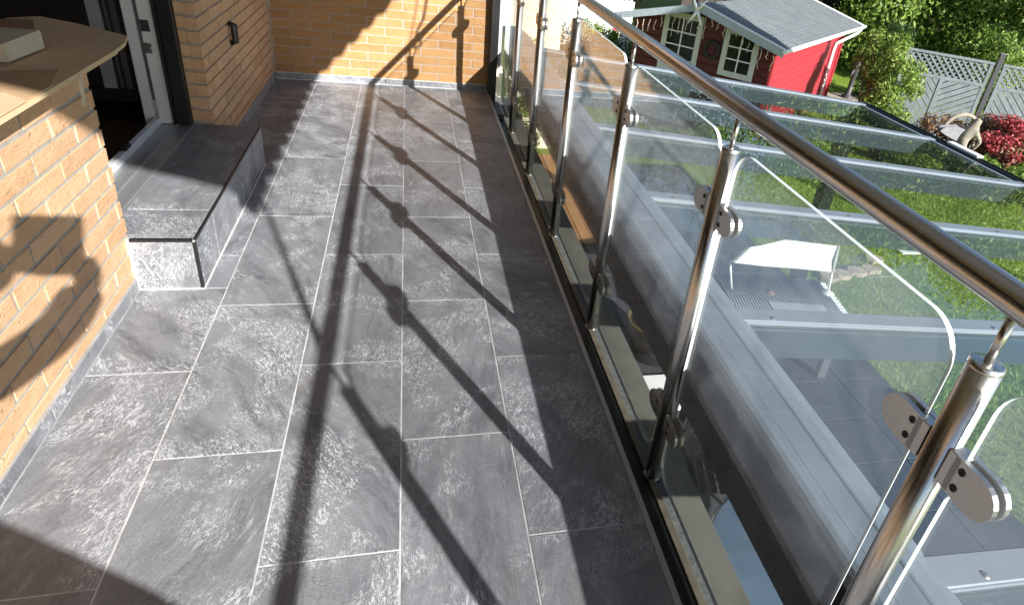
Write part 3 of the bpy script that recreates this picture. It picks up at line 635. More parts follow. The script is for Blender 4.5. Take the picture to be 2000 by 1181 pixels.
bush('added_shade_tree', 'unseen high crowned tree added out of frame right to shade the shed front', 'tree', (9.1, 3.5),  # unseen tree, added with its crown shaped to shade the shed front
     [(9.1, 3.5, z, .62, .62, .5) for z in (2.3, 2.8, 3.3, 3.7)], 12000, 0.16, 'dark', 17)

# ------------------------------------------------------------------ red garden shed
U = Vector((0.727, 0.686, 0)).normalized(); Vv = Vector((-U.y, U.x, 0)); A0 = Vector((6.203, 10.261, 0))
SH = Matrix.Translation(A0) @ Matrix(((U.x, Vv.x, 0, 0), (U.y, Vv.y, 0, 0), (0, 0, 1, 0), (0, 0, 0, 1)))   # local x = depth, y = leftwards, z world
M_RED = plain('red_painted_boards', (0.335, 0.028, 0.04), 0.5, 0, 0.1, 5, 0.15); M_RED_SHADE = plain('shade_darkened_red_boards', (0.085, 0.009, 0.009), 0.6, 0, 0.15, 5, 0.15)  # second red is the front's copy, its shade put into the colour
def mat_shingle():
    t = NT('grey_shingles'); v = t.objvec(False); br = t.n('ShaderNodeTexBrick', {'Vector': t.n('ShaderNodeMapping', {'Vector': v, 'Rotation': (0, 0, math.pi/2)}).outputs[0], 'Scale': 1.0, 'Brick Width': 0.22, 'Row Height': 0.11, 'Mortar Size': 0.008, 'Color1': (0.12, 0.14, 0.148, 1), 'Color2': (0.165, 0.185, 0.193, 1), 'Mortar': (0.06, 0.068, 0.072, 1)})
    n = t.noise(v, 3, 4); c = t.mix(t.ramp(n, 0.3, 0.75, 0, 0.4), br.outputs[0], (0.21, 0.225, 0.22))
    return t.done(t.bsdf(c, 0.8, 0, br.outputs['Fac'], 0.6, -0.01, 0.3))
sh = thing('garden_shed', 'red garden shed with grey shingle roof and white framed windows', 'shed', tuple(A0 + Vector((0, 0, G))))
WD, DP = 3.36, 6.27
def lb(m, name, mats, parent=sh): return m.build(name, mats, parent, SH)
bh = 0.145
for k in range(13):
    z0 = G + k*bh; z1 = min(z0 + bh - 0.006, -0.42)
    lb(MB().box(0.38, DP-0.3, 0.30, 0.34, z0, z1, bv=0.006), 'plank', M_RED)
    lb(MB().box(0.34, 0.38, 0.24, WD-0.26, z0, z1, bv=0.006), 'plank', M_RED_SHADE)
lb(MB().prism([(0.24, -0.46), (WD-0.26, -0.46), (WD/2, 0.0)], 0.345, 0.375, lambda a, b, t: (t, a, b)), 'gable', M_RED_SHADE)
lb(MB().box(0.385, DP-0.31, 0.345, WD-0.35, G, -0.45), 'core', M_DARKROOM)
lb(MB().box(0.58, 0.66, 0.262, 0.299, G, -0.45, bv=0.004), 'corner_post', plain('shade_strip_red', (0.2, 0.012, 0.014), 0.6)); lb(MB().box(DP-0.42, DP-0.32, 0.262, 0.299, G, -0.45, bv=0.004), 'corner_post', M_RED)  # near strip is no post: cast shade put into a darker red
rp = 0.045
def slope(y0, z0, y1, z1, x0, x1, th): return MB().add([(x0, y0, z0), (x1, y0, z0), (x1, y1, z1), (x0, y1, z1), (x0, y0, z0-th), (x1, y0, z0-th), (x1, y1, z1-th), (x0, y1, z1-th)], [(0,1,2,3), (7,6,5,4), (0,4,5,1), (1,5,6,2), (2,6,7,3), (3,7,4,0)])
Msh = mat_shingle()
rf = lb(slope(-0.01, -0.40, WD/2, rp, 0.03, DP, 0.05), 'roof', Msh); lb(slope(WD/2+0.001, rp, WD+0.01, -0.40, 0.03, DP, 0.05), 'roof', Msh)
lb(slope(-0.02, -0.40, WD/2, rp+0.003, -0.02, 0.025, 0.13), 'verge_board', plain('grey_blue_verge', (0.34, 0.39, 0.42), 0.5)); lb(slope(WD/2+0.001, rp+0.003, WD+0.03, -0.40, -0.02, 0.025, 0.13), 'verge_board', plain('grey_blue_verge2', (0.34, 0.39, 0.42), 0.5))
lb(slope(-0.02, -0.385, WD/2, rp+0.02, -0.025, 0.06, 0.012), 'verge_trim', M_PAINTW); lb(slope(-0.02, -0.385, WD/2, rp+0.02, DP-0.04, DP+0.04, 0.03), 'verge_trim', M_PAINTW)
lb(MB().tube([(-0.03, -0.045, -0.43), (DP+0.12, -0.045, -0.43)], 0.04, 8), 'gutter', M_PAINTW)
lb(MB().tube([(DP-0.25, -0.045, -0.46), (DP-0.35, 0.0, -0.56), (DP-1.15, 0.245, -0.78), (DP-1.2, 0.25, -0.95), (DP-1.2, 0.25, G+0.12), (DP-1.05, 0.1, G+0.06)], 0.036, 8), 'downpipe', M_PAINTW)
M_PANE = plain('dark_window_pane', (0.012, 0.013, 0.014), 0.08, 0, 0.1, 3, 0.0, 0.6)
M_FRAME = plain('grey_white_frame', (0.55, 0.57, 0.52), 0.55, 0, 0.06)
def shed_window(y0, y1, z0, z1, name, rows, bottom=None):
    f = 0.10; o = lb(MB().box(0.30, 0.338, y0, y0+f, z0, z1, bv=0.004).box(0.30, 0.338, y1-f, y1, z0, z1, bv=0.004).box(0.298, 0.337, y0+f, y1-f, z1-f, z1).box(0.298, 0.337, y0+f, y1-f, z0, (bottom or z0+f)), name, M_FRAME)
    zb = bottom or z0+f
    lb(MB().box(0.325, 0.336, y0+f, y1-f, zb, z1-f), 'pane', M_PANE, o)
    m = MB().box(0.308, 0.3245, (y0+y1)/2-0.011, (y0+y1)/2+0.011, zb, z1-f)
    for r in range(1, rows):
        z = zb + (z1-f-zb)*r/rows; m.box(0.3085, 0.324, y0+f, y1-f, z-0.011, z+0.011)
    lb(m, 'glazing_bar', M_PAINTW, o); return o
shed_window(1.66, 2.46, G+0.05, -0.20, 'door', 3, -1.02)
shed_window(0.52, 1.20, -1.12, -0.27, 'window', 3)
# gable star ornament, wreath, icicle lights, lantern ball
m = MB()
for a in (60, 125, 240, 300): m.tube([(-0.05, WD/2, rp-0.12), (-0.05, WD/2+0.26*math.cos(math.radians(a)), rp-0.12+0.26*math.sin(math.radians(a)))], [0.035, 0.012], 6)
tag(m.build('gable_star', M_PAINTW, None, SH), 'white wooden star fixed under the shed roof ridge', 'ornament')
m = MB(); ring = [(0.31, 1.40+0.14*math.cos(a), -0.72+0.14*math.sin(a)) for a in np.linspace(0, 2*math.pi, 25)]; m.tube(ring, 0.035, 7, caps=False)
tag(m.build('door_wreath', plain('dark_wreath', (0.03, 0.028, 0.02), 0.9, 0, 0.4, 60, 1.0), None, SH), 'dark round wreath hanging between the shed door and window', 'wreath')
m = MB(); rr = random.Random(5)
for i in range(26):
    y = 0.15 + i*0.125; zt = -0.16 + (-0.40+0.16)*abs(y-WD/2)/(WD/2) - 0.12 + (0.16 if abs(y-WD/2) < .8 else 0.02); L = rr.uniform(0.12, 0.42)
    pts = [(0.06 + rr.uniform(-.01, .01), y + rr.uniform(-.02, .02), zt - L*q/4) for q in range(5)]; m.tube(pts, 0.006, 5)
    for p in pts[1:]: m.lathe([(0, 0.016), (0.012, 0), (0, -0.018)], p, 6)
tag(m.build('icicle_lights', plain('pale_light_string', (0.62, 0.52, 0.42), 0.5), None, SH), 'unlit icicle light strings hanging along the shed gable', 'light string')
lo = thing('lantern_ball', 'red and white ball ornament hanging from the left shed eave', 'ornament', tuple(SH @ Vector((-0.02, WD-0.12, -0.75))))
sp = [(0.11*math.sin(a), -0.11*math.cos(a)) for a in np.linspace(0, math.pi, 12)]
lb(MB().lathe(sp, (-0.02, WD-0.12, -0.64), 16), 'ball', plain('cream_ball', (0.66, 0.55, 0.40), 0.4), lo)
lb(MB().lathe([(0.0, 0), (0.05, 0.004), (0.075, 0.03)][::-1], (-0.125, WD-0.14, -0.64), 12, 0, Matrix.Rotation(math.radians(-80), 3, 'Y')), 'red_patch', plain('red_patch', (0.6, 0.03, 0.04), 0.4), lo)
lb(MB().tube([(-0.02, WD-0.12, -0.53), (-0.02, WD-0.12, -0.42)], 0.006, 5), 'cord', M_BLACK, lo)
# bench with straw hat in front of the shed
bn = thing('garden_bench', 'small pale wooden table beside the shed corner', 'table', tuple(SH @ Vector((0.0, 0.3, G))))
M_PALEW = mat_wood('pale_wood', (0.42, 0.34, 0.24), (0.52, 0.43, 0.31), 1)
for k in range(3): lb(MB().box(-0.12+k*0.12, -0.01+k*0.12, 0.0, 0.62, -1.30, -1.275, bv=0.003), 'plank', M_PALEW, bn)
for x in (-0.10, 0.2):
    for y in (0.03, 0.59): lb(MB().box(x-0.02, x+0.02, y-0.02, y+0.02, G, -1.302, bv=0.003), 'leg', M_PALEW, bn)
hm = MB().lathe([(0.19, -1.272), (0.19, -1.262), (0.1, -1.255), (0.095, -1.19), (0.06, -1.17), (0.0, -1.168)], (0.06, 0.33, 0), 16)
tag(hm.build('straw_hat', plain('straw', (0.55, 0.44, 0.28), 0.8, 0, 0.15, 60, 0.6), None, SH), 'straw hat lying on the small table by the shed', 'hat')

# ------------------------------------------------------------------ fences
M_FGREY = mat_wood('weathered_grey_board', (0.15, 0.17, 0.18), (0.22, 0.245, 0.26), 2, 0.75, 18); M_FPOST = plain('dark_grey_post', (0.055, 0.058, 0.062), 0.6)
F0 = Vector((10.30, 12.22, 0)); FD = Vector((0.8445, -0.5355, 0)).normalized()
def fence_matrix(p): return Matrix.Translation(p) @ Matrix(((FD.x, FD.y, 0, 0), (FD.y, -FD.x, 0, 0), (0, 0, 1, 0), (0, 0, 0, 1)))
def fence_panel(p, Wd, label):
    T = fence_matrix(p); o = thing('lattice_fence', label, 'fence', (p.x, p.y, G), 'grey diagonal board fence panels'); zt = -0.5; zl = -0.93; zb = G+0.05
    def B(m, nm, mat=M_FGREY): return m.build(nm, mat, o, T)
    for x in (0.0, Wd-0.07): B(MB().box(x, x+0.07, -0.02, 0.03, zb, zt-0.001, bv=0.004), 'frame')
    B(MB().box(-0.01, Wd+0.01, -0.028, 0.038, zt, zt+0.05, bv=0.004), 'frame'); B(MB().box(0.07, Wd-0.07, -0.018, 0.032, zl-0.035, zl+0.035, bv=0.004), 'frame'); B(MB().box(Wd/2-0.035, Wd/2+0.035, -0.018, 0.036, zb, zl-0.036, bv=0.004), 'frame')
    hgt = zt - zl - 0.035; xa, xb = 0.07, Wd-0.07; z0 = zl + 0.035; sp = 0.13
    for sgn in (1, -1):
        k = -int(hgt/sp)-1
        while xa + k*sp < xb + hgt:
            p0x = xa + k*sp; k += 1
            # line from (p0x, z0) going +-45 degrees
            if sgn > 0: a, b = (p0x, z0), (p0x+hgt, z0+hgt)
            else: a, b = (p0x+hgt, z0), (p0x, z0+hgt)
            def clip(u, v, lim, side):
                if (u[0]-lim)*side >= 0: return u
                t = (lim-u[0])/(v[0]-u[0]) if v[0] != u[0] else 0; return (lim, u[1]+t*(v[1]-u[1]))
            if max(a[0], b[0]) <= xa+0.02 or min(a[0], b[0]) >= xb-0.02: continue
            a2 = clip(clip(a, b, xa, 1), b, xb, -1); b2 = clip(clip(b, a, xa, 1), a, xb, -1)
            y = -0.002 if sgn > 0 else 0.010
            d = Vector((b2[0]-a2[0], 0, b2[1]-a2[1]))
            if d.length < 0.03: continue
            nn = Vector((-d.z, 0, d.x)).normalized()*0.019; q0 = Vector((a2[0], y, a2[1])); q1 = Vector((b2[0], y, b2[1])); th = Vector((0, 0.010, 0))
            B(MB().add([q0-nn, q0+nn, q1+nn, q1-nn, q0-nn+th, q0+nn+th, q1+nn+th, q1-nn+th], [(0,1,2,3), (7,6,5,4), (0,4,5,1), (1,5,6,2), (2,6,7,3), (3,7,4,0)]), 'lattice_slat')
    # chevron boards
    for x0, x1, sl_ in ((0.07, Wd/2-0.035, -1.0), (Wd/2+0.035, Wd-0.07, 0.62)):
        wdt = x1-x0; dz = wdt*sl_; step = 0.135 if abs(sl_) < .8 else 0.16; z = zb - max(dz, 0) - 0.2; top = zl - 0.036
        i = 0
        while z < top + abs(dz) + 0.2:
            poly = [(x0, z), (x1, z+dz), (x1, z+dz+step-0.02), (x0, z+step-0.02)]; z += step; i += 1
            # clip to zb..top
            def cl(poly, lim, s):
                out = []
                for q in range(len(poly)):
                    a, b = poly[q], poly[(q+1) % len(poly)]; ia = (a[1]-lim)*s >= 0; ib = (b[1]-lim)*s >= 0
                    if ia: out.append(a)
                    if ia != ib:
                        t = (lim-a[1])/(b[1]-a[1]); out.append((a[0]+t*(b[0]-a[0]), lim))
                return out
            poly = cl(cl(poly, zb, 1), top, -1)
            if len(poly) < 3: continue
            B(MB().prism(poly, 0.004, 0.022, lambda a, b, t: (a, t, b)), 'board')
fence_panel(F0, 1.72, 'weathered grey lattice topped fence panel left of the dark post')
fence_panel(F0 + FD*1.90, 1.72, 'weathered grey lattice topped fence panel right of the dark post')
for dd, lb_ in ((1.76, 'dark grey square fence post between the two fence panels'),):
    p = F0 + FD*dd; o = thing('fence_post', lb_, 'post', (p.x, p.y, G)); T = fence_matrix(p)
    MB().box(0, 0.10, -0.05, 0.05, G, -0.27, bv=0.004).build('shaft', M_FPOST, o, T); MB().box(-0.005, 0.105, -0.055, 0.055, -0.269, -0.255, bv=0.002).build('cap', M_FGREY, o, T)
# white lattice fence far left
wf = thing('white_lattice_fence', 'bright white fence with lattice top left of the shed', 'fence', (4.5, 18.6, G)); yF = 18.6; ztop = -0.55
for k in range(7): MB().box(1.6+k*0.66, 1.6+k*0.66+0.64, yF, yF+0.03, G, ztop-0.42, bv=0.004).build('panel', M_PAINTW, wf)
MB().box(1.6, 6.2, yF-0.02, yF+0.05, ztop-0.42, ztop-0.36, bv=0.004).box(1.6, 6.2, yF-0.02, yF+0.05, ztop, ztop+0.06, bv=0.004).build('frame', M_PAINTW, wf)
for s in (1, -1):
    x = 1.4
    while x < 6.3:
        q0 = Vector((x, yF + (0.002 if s > 0 else 0.014), ztop-0.36)); q1 = q0 + Vector((0.36*s, 0, 0.36)); x += 0.135
        if min(q0.x, q1.x) < 1.6 or max(q0.x, q1.x) > 6.2: continue
        nn = Vector((-0.02, 0, 0.02*s)); th = Vector((0, 0.011, 0))
        MB().add([q0-nn, q0+nn, q1+nn, q1-nn, q0-nn+th, q0+nn+th, q1+nn+th, q1-nn+th], [(0,1,2,3), (7,6,5,4), (0,4,5,1), (1,5,6,2), (2,6,7,3), (3,7,4,0)]).build('lattice_slat', M_PAINTW, wf)
cw = MB().box(0.2, 2.3, 10.2, 10.5, G, 0.2).build('cream_garage_wall', M_RENDER); tag(cw, 'sunlit cream rendered wall seen through the far glass panels', 'wall')
df = thing('dark_board_fence', 'dark brown board fence behind the shed roof', 'fence', (15, 21.5, G))
dfm = MB().box(-0.19, 0.19, 0, 0.03, 0, 2.6, bv=0.005).mesh('board', mat_wood('dark_board', (0.030, 0.022, 0.018), (0.05, 0.038, 0.03), 2))
for k in range(20): inst('board', dfm, df, Matrix.Translation((9.0+k*0.4, 21.6, G)))
dfp = MB().box(-0.05, 0.05, -0.06, 0, 0, 2.65, bv=0.005).mesh('batten', M_BLACK)
for k in range(8): inst('batten', dfp, df, Matrix.Translation((9.4+k*1.0, 21.599, G)))
sg = thing('green_panel', 'pale green upright panel beside the dark fence behind the shed', 'panel', (16.2, 20.6, G))
MB().box(15.5, 16.6, 20.6, 20.66, G+0.3, -0.72).build('panel', plain('grey_green_panel', (0.20, 0.26, 0.22), 0.6), sg); MB().box(15.5, 16.6, 20.59, 20.67, -0.72, -0.5).build('top_band', plain('light_green_band', (0.30, 0.72, 0.22), 0.5), sg)

# ------------------------------------------------------------------ statues
def skin(name, vs, es, rs, mat, parent=None, sub=2):
    me = bpy.data.meshes.new(name); me.from_pydata([tuple(v) for v in vs], es, []); me.materials.append(mat)
    o = inst(name, me, parent); md = o.modifiers.new('skin', 'SKIN'); lay = me.skin_vertices[0].data
    for i, r in enumerate(rs): lay[i].radius = (r, r) if not isinstance(r, tuple) else r
    lay[0].use_root = True; sb = o.modifiers.new('sub', 'SUBSURF'); sb.levels = sub; sb.render_levels = sub
    md.use_smooth_shade = True; return o
M_STONE = plain('weathered_stone', (0.25, 0.22, 0.175), 0.85, 0, 0.25, 14, 0.6); M_DSTONE = plain('dark_bronze', (0.07, 0.07, 0.072), 0.5, 0.2, 0.3, 14, 0.4)
sc = Vector((9.93, 9.72, -1.98)); e1 = right; e1 = Vector((0.96, -0.28, 0)).normalized()      # e1: screen right, along ground
def st_pt(a, b, z): q = sc + e1*a + Vector((-e1.y, e1.x, 0))*b; return (q.x, q.y, sc.z + z)
ag = thing('angel_statue', 'stone angel statue seated against a large crescent ring by the fence', 'statue', tuple(sc - Vector((0, 0, 0.3))))
vs = [st_pt(0.05, 0, 0.20), st_pt(0.10, 0, 0.42), st_pt(0.20, -0.02, 0.58), st_pt(0.27, -0.03, 0.70), st_pt(0.30, -0.03, 0.80),
      st_pt(0.28, -0.15, 0.55), st_pt(0.40, -0.16, 0.40), st_pt(0.36, -0.1, 0.22), st_pt(0.28, 0.10, 0.55), st_pt(0.42, 0.08, 0.42), st_pt(0.40, 0.02, 0.24),
      st_pt(0.20, -0.12, 0.14), st_pt(0.42, -0.1, 0.12), st_pt(0.60, -0.08, 0.10), st_pt(0.20, 0.1, 0.14), st_pt(0.40, 0.08, 0.08), st_pt(0.55, 0.06, 0.02)]
skin('figure', vs, [(0,1),(1,2),(2,3),(3,4),(2,5),(5,6),(6,7),(2,8),(8,9),(9,10),(0,11),(11,12),(12,13),(0,14),(14,15),(15,16)], [.14,.13,.12,.06,.09,.05,.038,.03,.05,.038,.03,.10,.075,.04,.09,.07,.04], M_STONE, ag)
m = MB()
cr = []; rs = []
for i in range(19):
    a = math.radians(195 - i*10.5); cr.append(st_pt(0.12 + 0.33*math.cos(a), 0.14, 0.47 + 0.33*math.sin(a))); rs.append(0.014 + 0.030*math.sin(math.pi*min(1, (i+3)/21)))
m.tube(cr, rs, 10); m.build('crescent', M_STONE, ag)
for s, bb in ((1, 0.08), (-1, -0.05)):
    poly = [(0.14, 0.56), (-0.05, 0.60), (-0.28, 0.56), (-0.34, 0.48), (-0.22, 0.42), (-0.05, 0.36), (0.1, 0.32)]
    MB().prism(poly, bb, bb+0.03, lambda a, b, t: st_pt(a, t, b)).build('wing', plain('grey_stone_wing', (0.20, 0.20, 0.21), 0.8, 0, 0.2, 20, 0.5), ag)
MB().lathe([(0.0, 0.16), (0.26, 0.15), (0.33, 0.04), (0.38, -0.3)], tuple(sc), 12).build('rock_base', plain('dark_rock', (0.12, 0.11, 0.10), 0.9, 0, 0.3, 10, 0.8), ag)
hb = Vector((11.0, 14.6, G+0.12)); hn = thing('water_pump_statue', 'dark cast iron hand pump on a stone base right of the shed', 'statue', tuple(hb))
MB().lathe([(0.0, 0.0), (0.16, 0.0), (0.15, 0.05), (0.07, 0.08), (0.06, 0.55), (0.085, 0.57), (0.085, 0.85), (0.05, 0.92), (0.0, 0.95)][::-1], tuple(hb), 14).build('column', M_DSTONE, hn)
MB().tube([hb+Vector((0, 0, 0.72)), hb+Vector((-0.14, -0.1, 0.70)), hb+Vector((-0.2, -0.14, 0.58))], 0.03, 8).build('spout', M_DSTONE, hn)
MB().tube([hb+Vector((0, 0, 0.93)), hb+Vector((0.16, 0.1, 1.0)), hb+Vector((0.3, 0.16, 0.78)), hb+Vector((0.34, 0.18, 0.5))], 0.018, 8).build('handle', M_DSTONE, hn)
fb_ = MB(); 
for k, (dx, dy, sx, sy, h) in enumerate(((0, 0, .55, .5, .12), )): fb_.box(hb.x-sx, hb.x+sx, hb.y-sy, hb.y+sy, G, G+h, bv=0.02, jit=0.01)
tag(fb_.build('stone_base', plain('buff_stone', (0.36, 0.31, 0.24), 0.9, 0, 0.25, 6, 0.6)), 'flat buff stone slab under the iron pump', 'stone slab')

# ------------------------------------------------------------------ things under and beyond the glass roof
RT = Matrix.Translation((3.38, 4.46, 0)) @ Matrix.Rotation(math.radians(-9), 4, 'Z'); TZ = -1.60
rb = thing('rattan_table', 'grey woven rattan table on the patio under the glass roof', 'table', (3.38, 4.46, G))
M_RAT = plain('grey_rattan', (0.34, 0.36, 0.38), 0.7, 0, 0.15, 40, 0.3); M_RATD = plain('dark_rattan_core', (0.08, 0.08, 0.085), 0.9)
MB().box(-0.53, 0.50, -0.36, 0.36, TZ-0.10, TZ-0.012).build('frame', M_RATD, rb, RT)
for x in (-0.48, 0.45):
    for y in (-0.31, 0.31): MB().box(x-0.04, x+0.04, y-0.04, y+0.04, G+0.04, TZ-0.101, bv=0.004).build('leg', M_RATD, rb, RT)
m = MB()
for k in range(38): m.tube([(-0.53+k*0.0278, -0.37, TZ), (-0.53+k*0.0278, 0.37, TZ)], 0.0095, 5)
tag(m.build('woven_top', M_RAT, rb, RT), kind='stuff'); m = MB()
for k in range(14): m.box(0.505, 0.575, -0.35+k*0.051, -0.35+k*0.051+0.026, TZ-0.03, TZ-0.005)
tag(m.build('slatted_side', M_PAINTW, rb, RT), kind='stuff')
MB().box(-0.18, 0.36, -0.32, -0.12, TZ+0.0105, TZ+0.016, bv=0.001).build('glass_inset', plain('frosted_top', (0.40, 0.42, 0.43), 0.3), rb, RT)
MB().lathe([(0, 0.03), (0.03, 0.028), (0.045, 0.008)], (-0.1, 0.05, TZ), 12).build('knob', plain('brown_knob', (0.16, 0.10, 0.07), 0.6), rb, RT)
lc = thing('white_sunshade', 'bright white fabric sunshade on thin poles above the rattan table', 'sunshade', (3.4, 4.6, -1.6))
bot = [Vector((2.83, 4.60, -1.30)), Vector((3.14, 4.53, -1.305)), Vector((3.46, 4.46, -1.295)), Vector((3.77, 4.40, -1.30))]
top = [Vector((2.95, 4.60, -1.155)), Vector((3.14, 4.66, -1.165)), Vector((3.43, 4.74, -1.145)), Vector((3.92, 4.62, -1.15))]
vs = []; ns_ = 18
def cr3(P4, t):
    x = t*3; k = min(int(x), 2); f_ = x-k; f_ = f_*f_*(3-2*f_); return P4[k].lerp(P4[k+1], f_)
for i in range(ns_+1):
    t_ = i/ns_; b_, t2_ = cr3(bot, t_), cr3(top, t_); mid = (b_+t2_)/2 + Vector((0, 0, -0.012+0.01*math.sin(t_*11)))
    for q in (b_, mid, t2_): vs += [tuple(q), tuple(q+Vector((0, 0.001, 0.004)))]
m = MB(); fs = []
for i in range(ns_):
    a = i*6; b = a+6
    for k in (0, 2): fs += [(a+k, b+k, b+k+2, a+k+2), (a+k+1, a+k+3, b+k+3, b+k+1)]
m.add(vs, fs, 0, True); m.build('fabric', plain('white_canvas', (0.80, 0.79, 0.75), 0.8, 0, 0.05, 6, 0.2), lc)
MB().tube([bot[3]+Vector((0.012, 0, 0)), top[3]+Vector((0.012, 0, 0))], 0.012, 6).build('hem_rod', plain('canvas_hem', (0.55, 0.52, 0.47), 0.8), lc)
for q, f_ in ((top[3], Vector((3.90, 4.50, TZ))), (bot[0], Vector((2.93, 4.62, TZ)))): MB().tube([q, f_], 0.011, 8).build('pole', M_PAINTW, lc)
MB().lathe([(0.0, 0.02), (0.02, 0.02), (0.06, 0.008), (0.06, 0.0)], (3.90, 4.50, TZ+0.002), 12).build('foot', M_PAINTW, lc)
rr = random.Random(9)
SLB = ['flat buff edging stone nearest the rattan table', 'second buff edging stone along the lawn', 'third buff edging stone beside the lawn', 'outermost buff edging stone on the lawn', 'small buff edging stone behind the others']
for k in range(5):
    q = Vector((5.02 + k*0.24, 5.88 + k*0.06 + (0.2 if k == 4 else 0), G)); m = MB(); nn_ = 9; top = []
    for i in range(nn_):
        a = 2*math.pi*i/nn_; r_ = 0.15*rr.uniform(0.75, 1.1); top.append((q.x + r_*math.cos(a), q.y + 0.75*r_*math.sin(a)))
    m.prism(top, 0, 0.06, lambda a, b, t: (a, b, G+t)); tag(m.build('edging_stone', plain('buff_edging%d' % k, (0.40, 0.31, 0.22), 0.9, 0, 0.25, 9, 0.7)), SLB[k], 'stone', 'edging stones on the lawn')
wc = MB().box(6.55, 6.85, 6.45, 6.65, G+0.03, G+0.045, bv=0.002); tag(wc.build('white_card', M_PAINTW), 'small white card lying on the lawn', 'card')
tb = thing('round_glass_table', 'round glass patio table with the sky reflection tinted into its top', 'table', (2.15, 1.75, G))
MB().lathe([(0.0, -1.58), (0.62, -1.58), (0.64, -1.585), (0.64, -1.60), (0.0, -1.60)], (2.15, 1.75, 0), 48).build('table_top', plain('sky_tinted_table_glass', (0.10, 0.15, 0.21), 0.05, 0, 0.1, 3, 0.0, 1.0), tb)  # blue base colour puts the sky's reflection into the top
for a in range(4):
    c_, s_ = math.cos(a*math.pi/2+.6), math.sin(a*math.pi/2+.6); MB().tube([(2.15+0.5*c_, 1.75+0.5*s_, -1.605), (2.15+0.42*c_, 1.75+0.42*s_, G+0.04)], 0.018, 8).build('leg', M_ANTH, tb)
for (x, y, rz), lb_ in zip(((1.95, 2.75, 2.9), (1.3, 1.15, 0.9)), ('dark metal garden chair beyond the round table', 'dark metal garden chair tucked by the house wall')):
    T = Matrix.Translation((x, y, G+0.04)) @ Matrix.Rotation(rz, 4, 'Z'); o = thing('garden_chair', lb_, 'chair', (x, y, G), 'garden chairs round the table')
    for k in range(7): MB().box(-0.22+k*0.064, -0.17+k*0.064, -0.22, 0.22, 0.43, 0.445, bv=0.003).build('seat_slat', M_ANTH, o, T)
    for k in range(7): MB().box(-0.22+k*0.064, -0.17+k*0.064, -0.245, -0.225, 0.47, 0.88, bv=0.003).build('back_slat', M_ANTH, o, T)
    for sx in (-1, 1):
        for sy in (-1, 1): MB().tube([(sx*0.22, sy*0.22, 0.43), (sx*0.25, sy*0.26, 0.0)], 0.014, 8).build('leg', M_ANTH, o, T)
    MB().tube([(-0.24, -0.24, 0.43), (-0.24, -0.25, 0.89), (0.24, -0.25, 0.89), (0.24, -0.24, 0.43)], 0.013, 8).build('back_frame', M_ANTH, o, T)
pl_ = thing('planter', 'round dark planter with golden rim below the ledge', 'planter', (2.22, 4.55, G))
MB().lathe([(0.20, 0.04), (0.27, 0.42), (0.25, 0.42), (0.23, 0.36), (0.0, 0.36)], (2.22, 4.55, G), 28).build('pot', M_ANTH, pl_); MB().tube([(2.22+0.265*math.cos(a), 4.55+0.265*math.sin(a), G+0.425) for a in np.linspace(0, 2*math.pi, 33)], 0.016, 8, caps=False).build('rim', plain('gold_rim', (0.45, 0.32, 0.14), 0.35, 0.6), pl_)
tag(MB().box(2.0, 2.75, 3.75, 4.2, G+0.04, G+0.075, bv=0.01).build('white_cushion', M_PAINTW), 'white cushion lying on the patio slabs beside the planter', 'cushion')

# ------------------------------------------------------------------ awning above the terrace (out of frame, throws the scalloped shadow)
aw = thing('awning', 'extended fabric awning with scalloped valance above the terrace', 'awning', (-0.9, 1.0, 2.8)); AX = 1.25; AY0, AY1 = -1.26, 4.2
M_FAB = NT('awning_fabric'); M_FAB = M_FAB.done(M_FAB.n('ShaderNodeMixShader', {0: 0.22, 1: M_FAB.n('ShaderNodeBsdfDiffuse', {0: (0.42, 0.42, 0.43, 1)}), 2: M_FAB.n('ShaderNodeBsdfTranslucent', {0: (0.5, 0.5, 0.52, 1)})}).outputs[0])
MB().add([(AX, AY0, 2.085), (AX, AY1, 2.085), (-0.86, AY1, 2.82), (-0.86, AY0, 2.82), (AX, AY0, 2.083), (AX, AY1, 2.083), (-0.86, AY1, 2.818), (-0.86, AY0, 2.818)], [(0,1,2,3), (7,6,5,4), (0,4,5,1), (2,6,7,3), (1,5,6,2), (3,7,4,0)]).build('fabric', M_FAB, aw)
m = MB(); ns = 260; vs = []
for i in range(ns+1):
    y = AY0 + (AY1-AY0)*i/ns; zb_ = 2.005 - 0.035*abs(math.sin((y-AY0)*math.pi/0.215)); vs += [(AX+0.012, y, 2.06), (AX+0.012, y, zb_)]
m.add(vs, [(2*i, 2*i+1, 2*i+3, 2*i+2) for i in range(ns)]); m.build('valance', M_FAB, aw)
MB().box(AX-0.03, AX+0.010, AY0, AY1, 2.045, 2.082, bv=0.004).build('front_bar', M_WHITE, aw)
MB().box(-0.899, -0.80, AY0-0.05, AY1+0.05, 2.76, 2.90, bv=0.01).build('cassette', M_WHITE, aw)
for y in (AY0+0.3, AY1-0.3):
    s = 1 if y < 1 else -1; MB().tube([(-0.82, y, 2.76), (0.25, y+s*0.55, 2.38), (AX-0.02, y, 2.04)], 0.022, 10).build('arm', M_WHITE, aw)
cr_ = thing('crank_rod', 'long awning crank rod leaning on the handrail with hanging cord', 'crank', (AX, 2.55, 1.6))
MB().tube([(AX, 2.60, 2.04), (AX, 2.56, 1.80), (AX, 2.46, 1.60), (AX, 2.42, 1.56), (AX, 2.40, 1.48)], 0.005, 8).build('rod', M_BLACK, cr_)
MB().tube([(0.745, -0.33, 1.03), (0.95, -0.58, 1.45), (1.235, -0.93, 2.03)], [0.013, 0.012, 0.009], 10).build('long_rod', M_ALU, cr_)
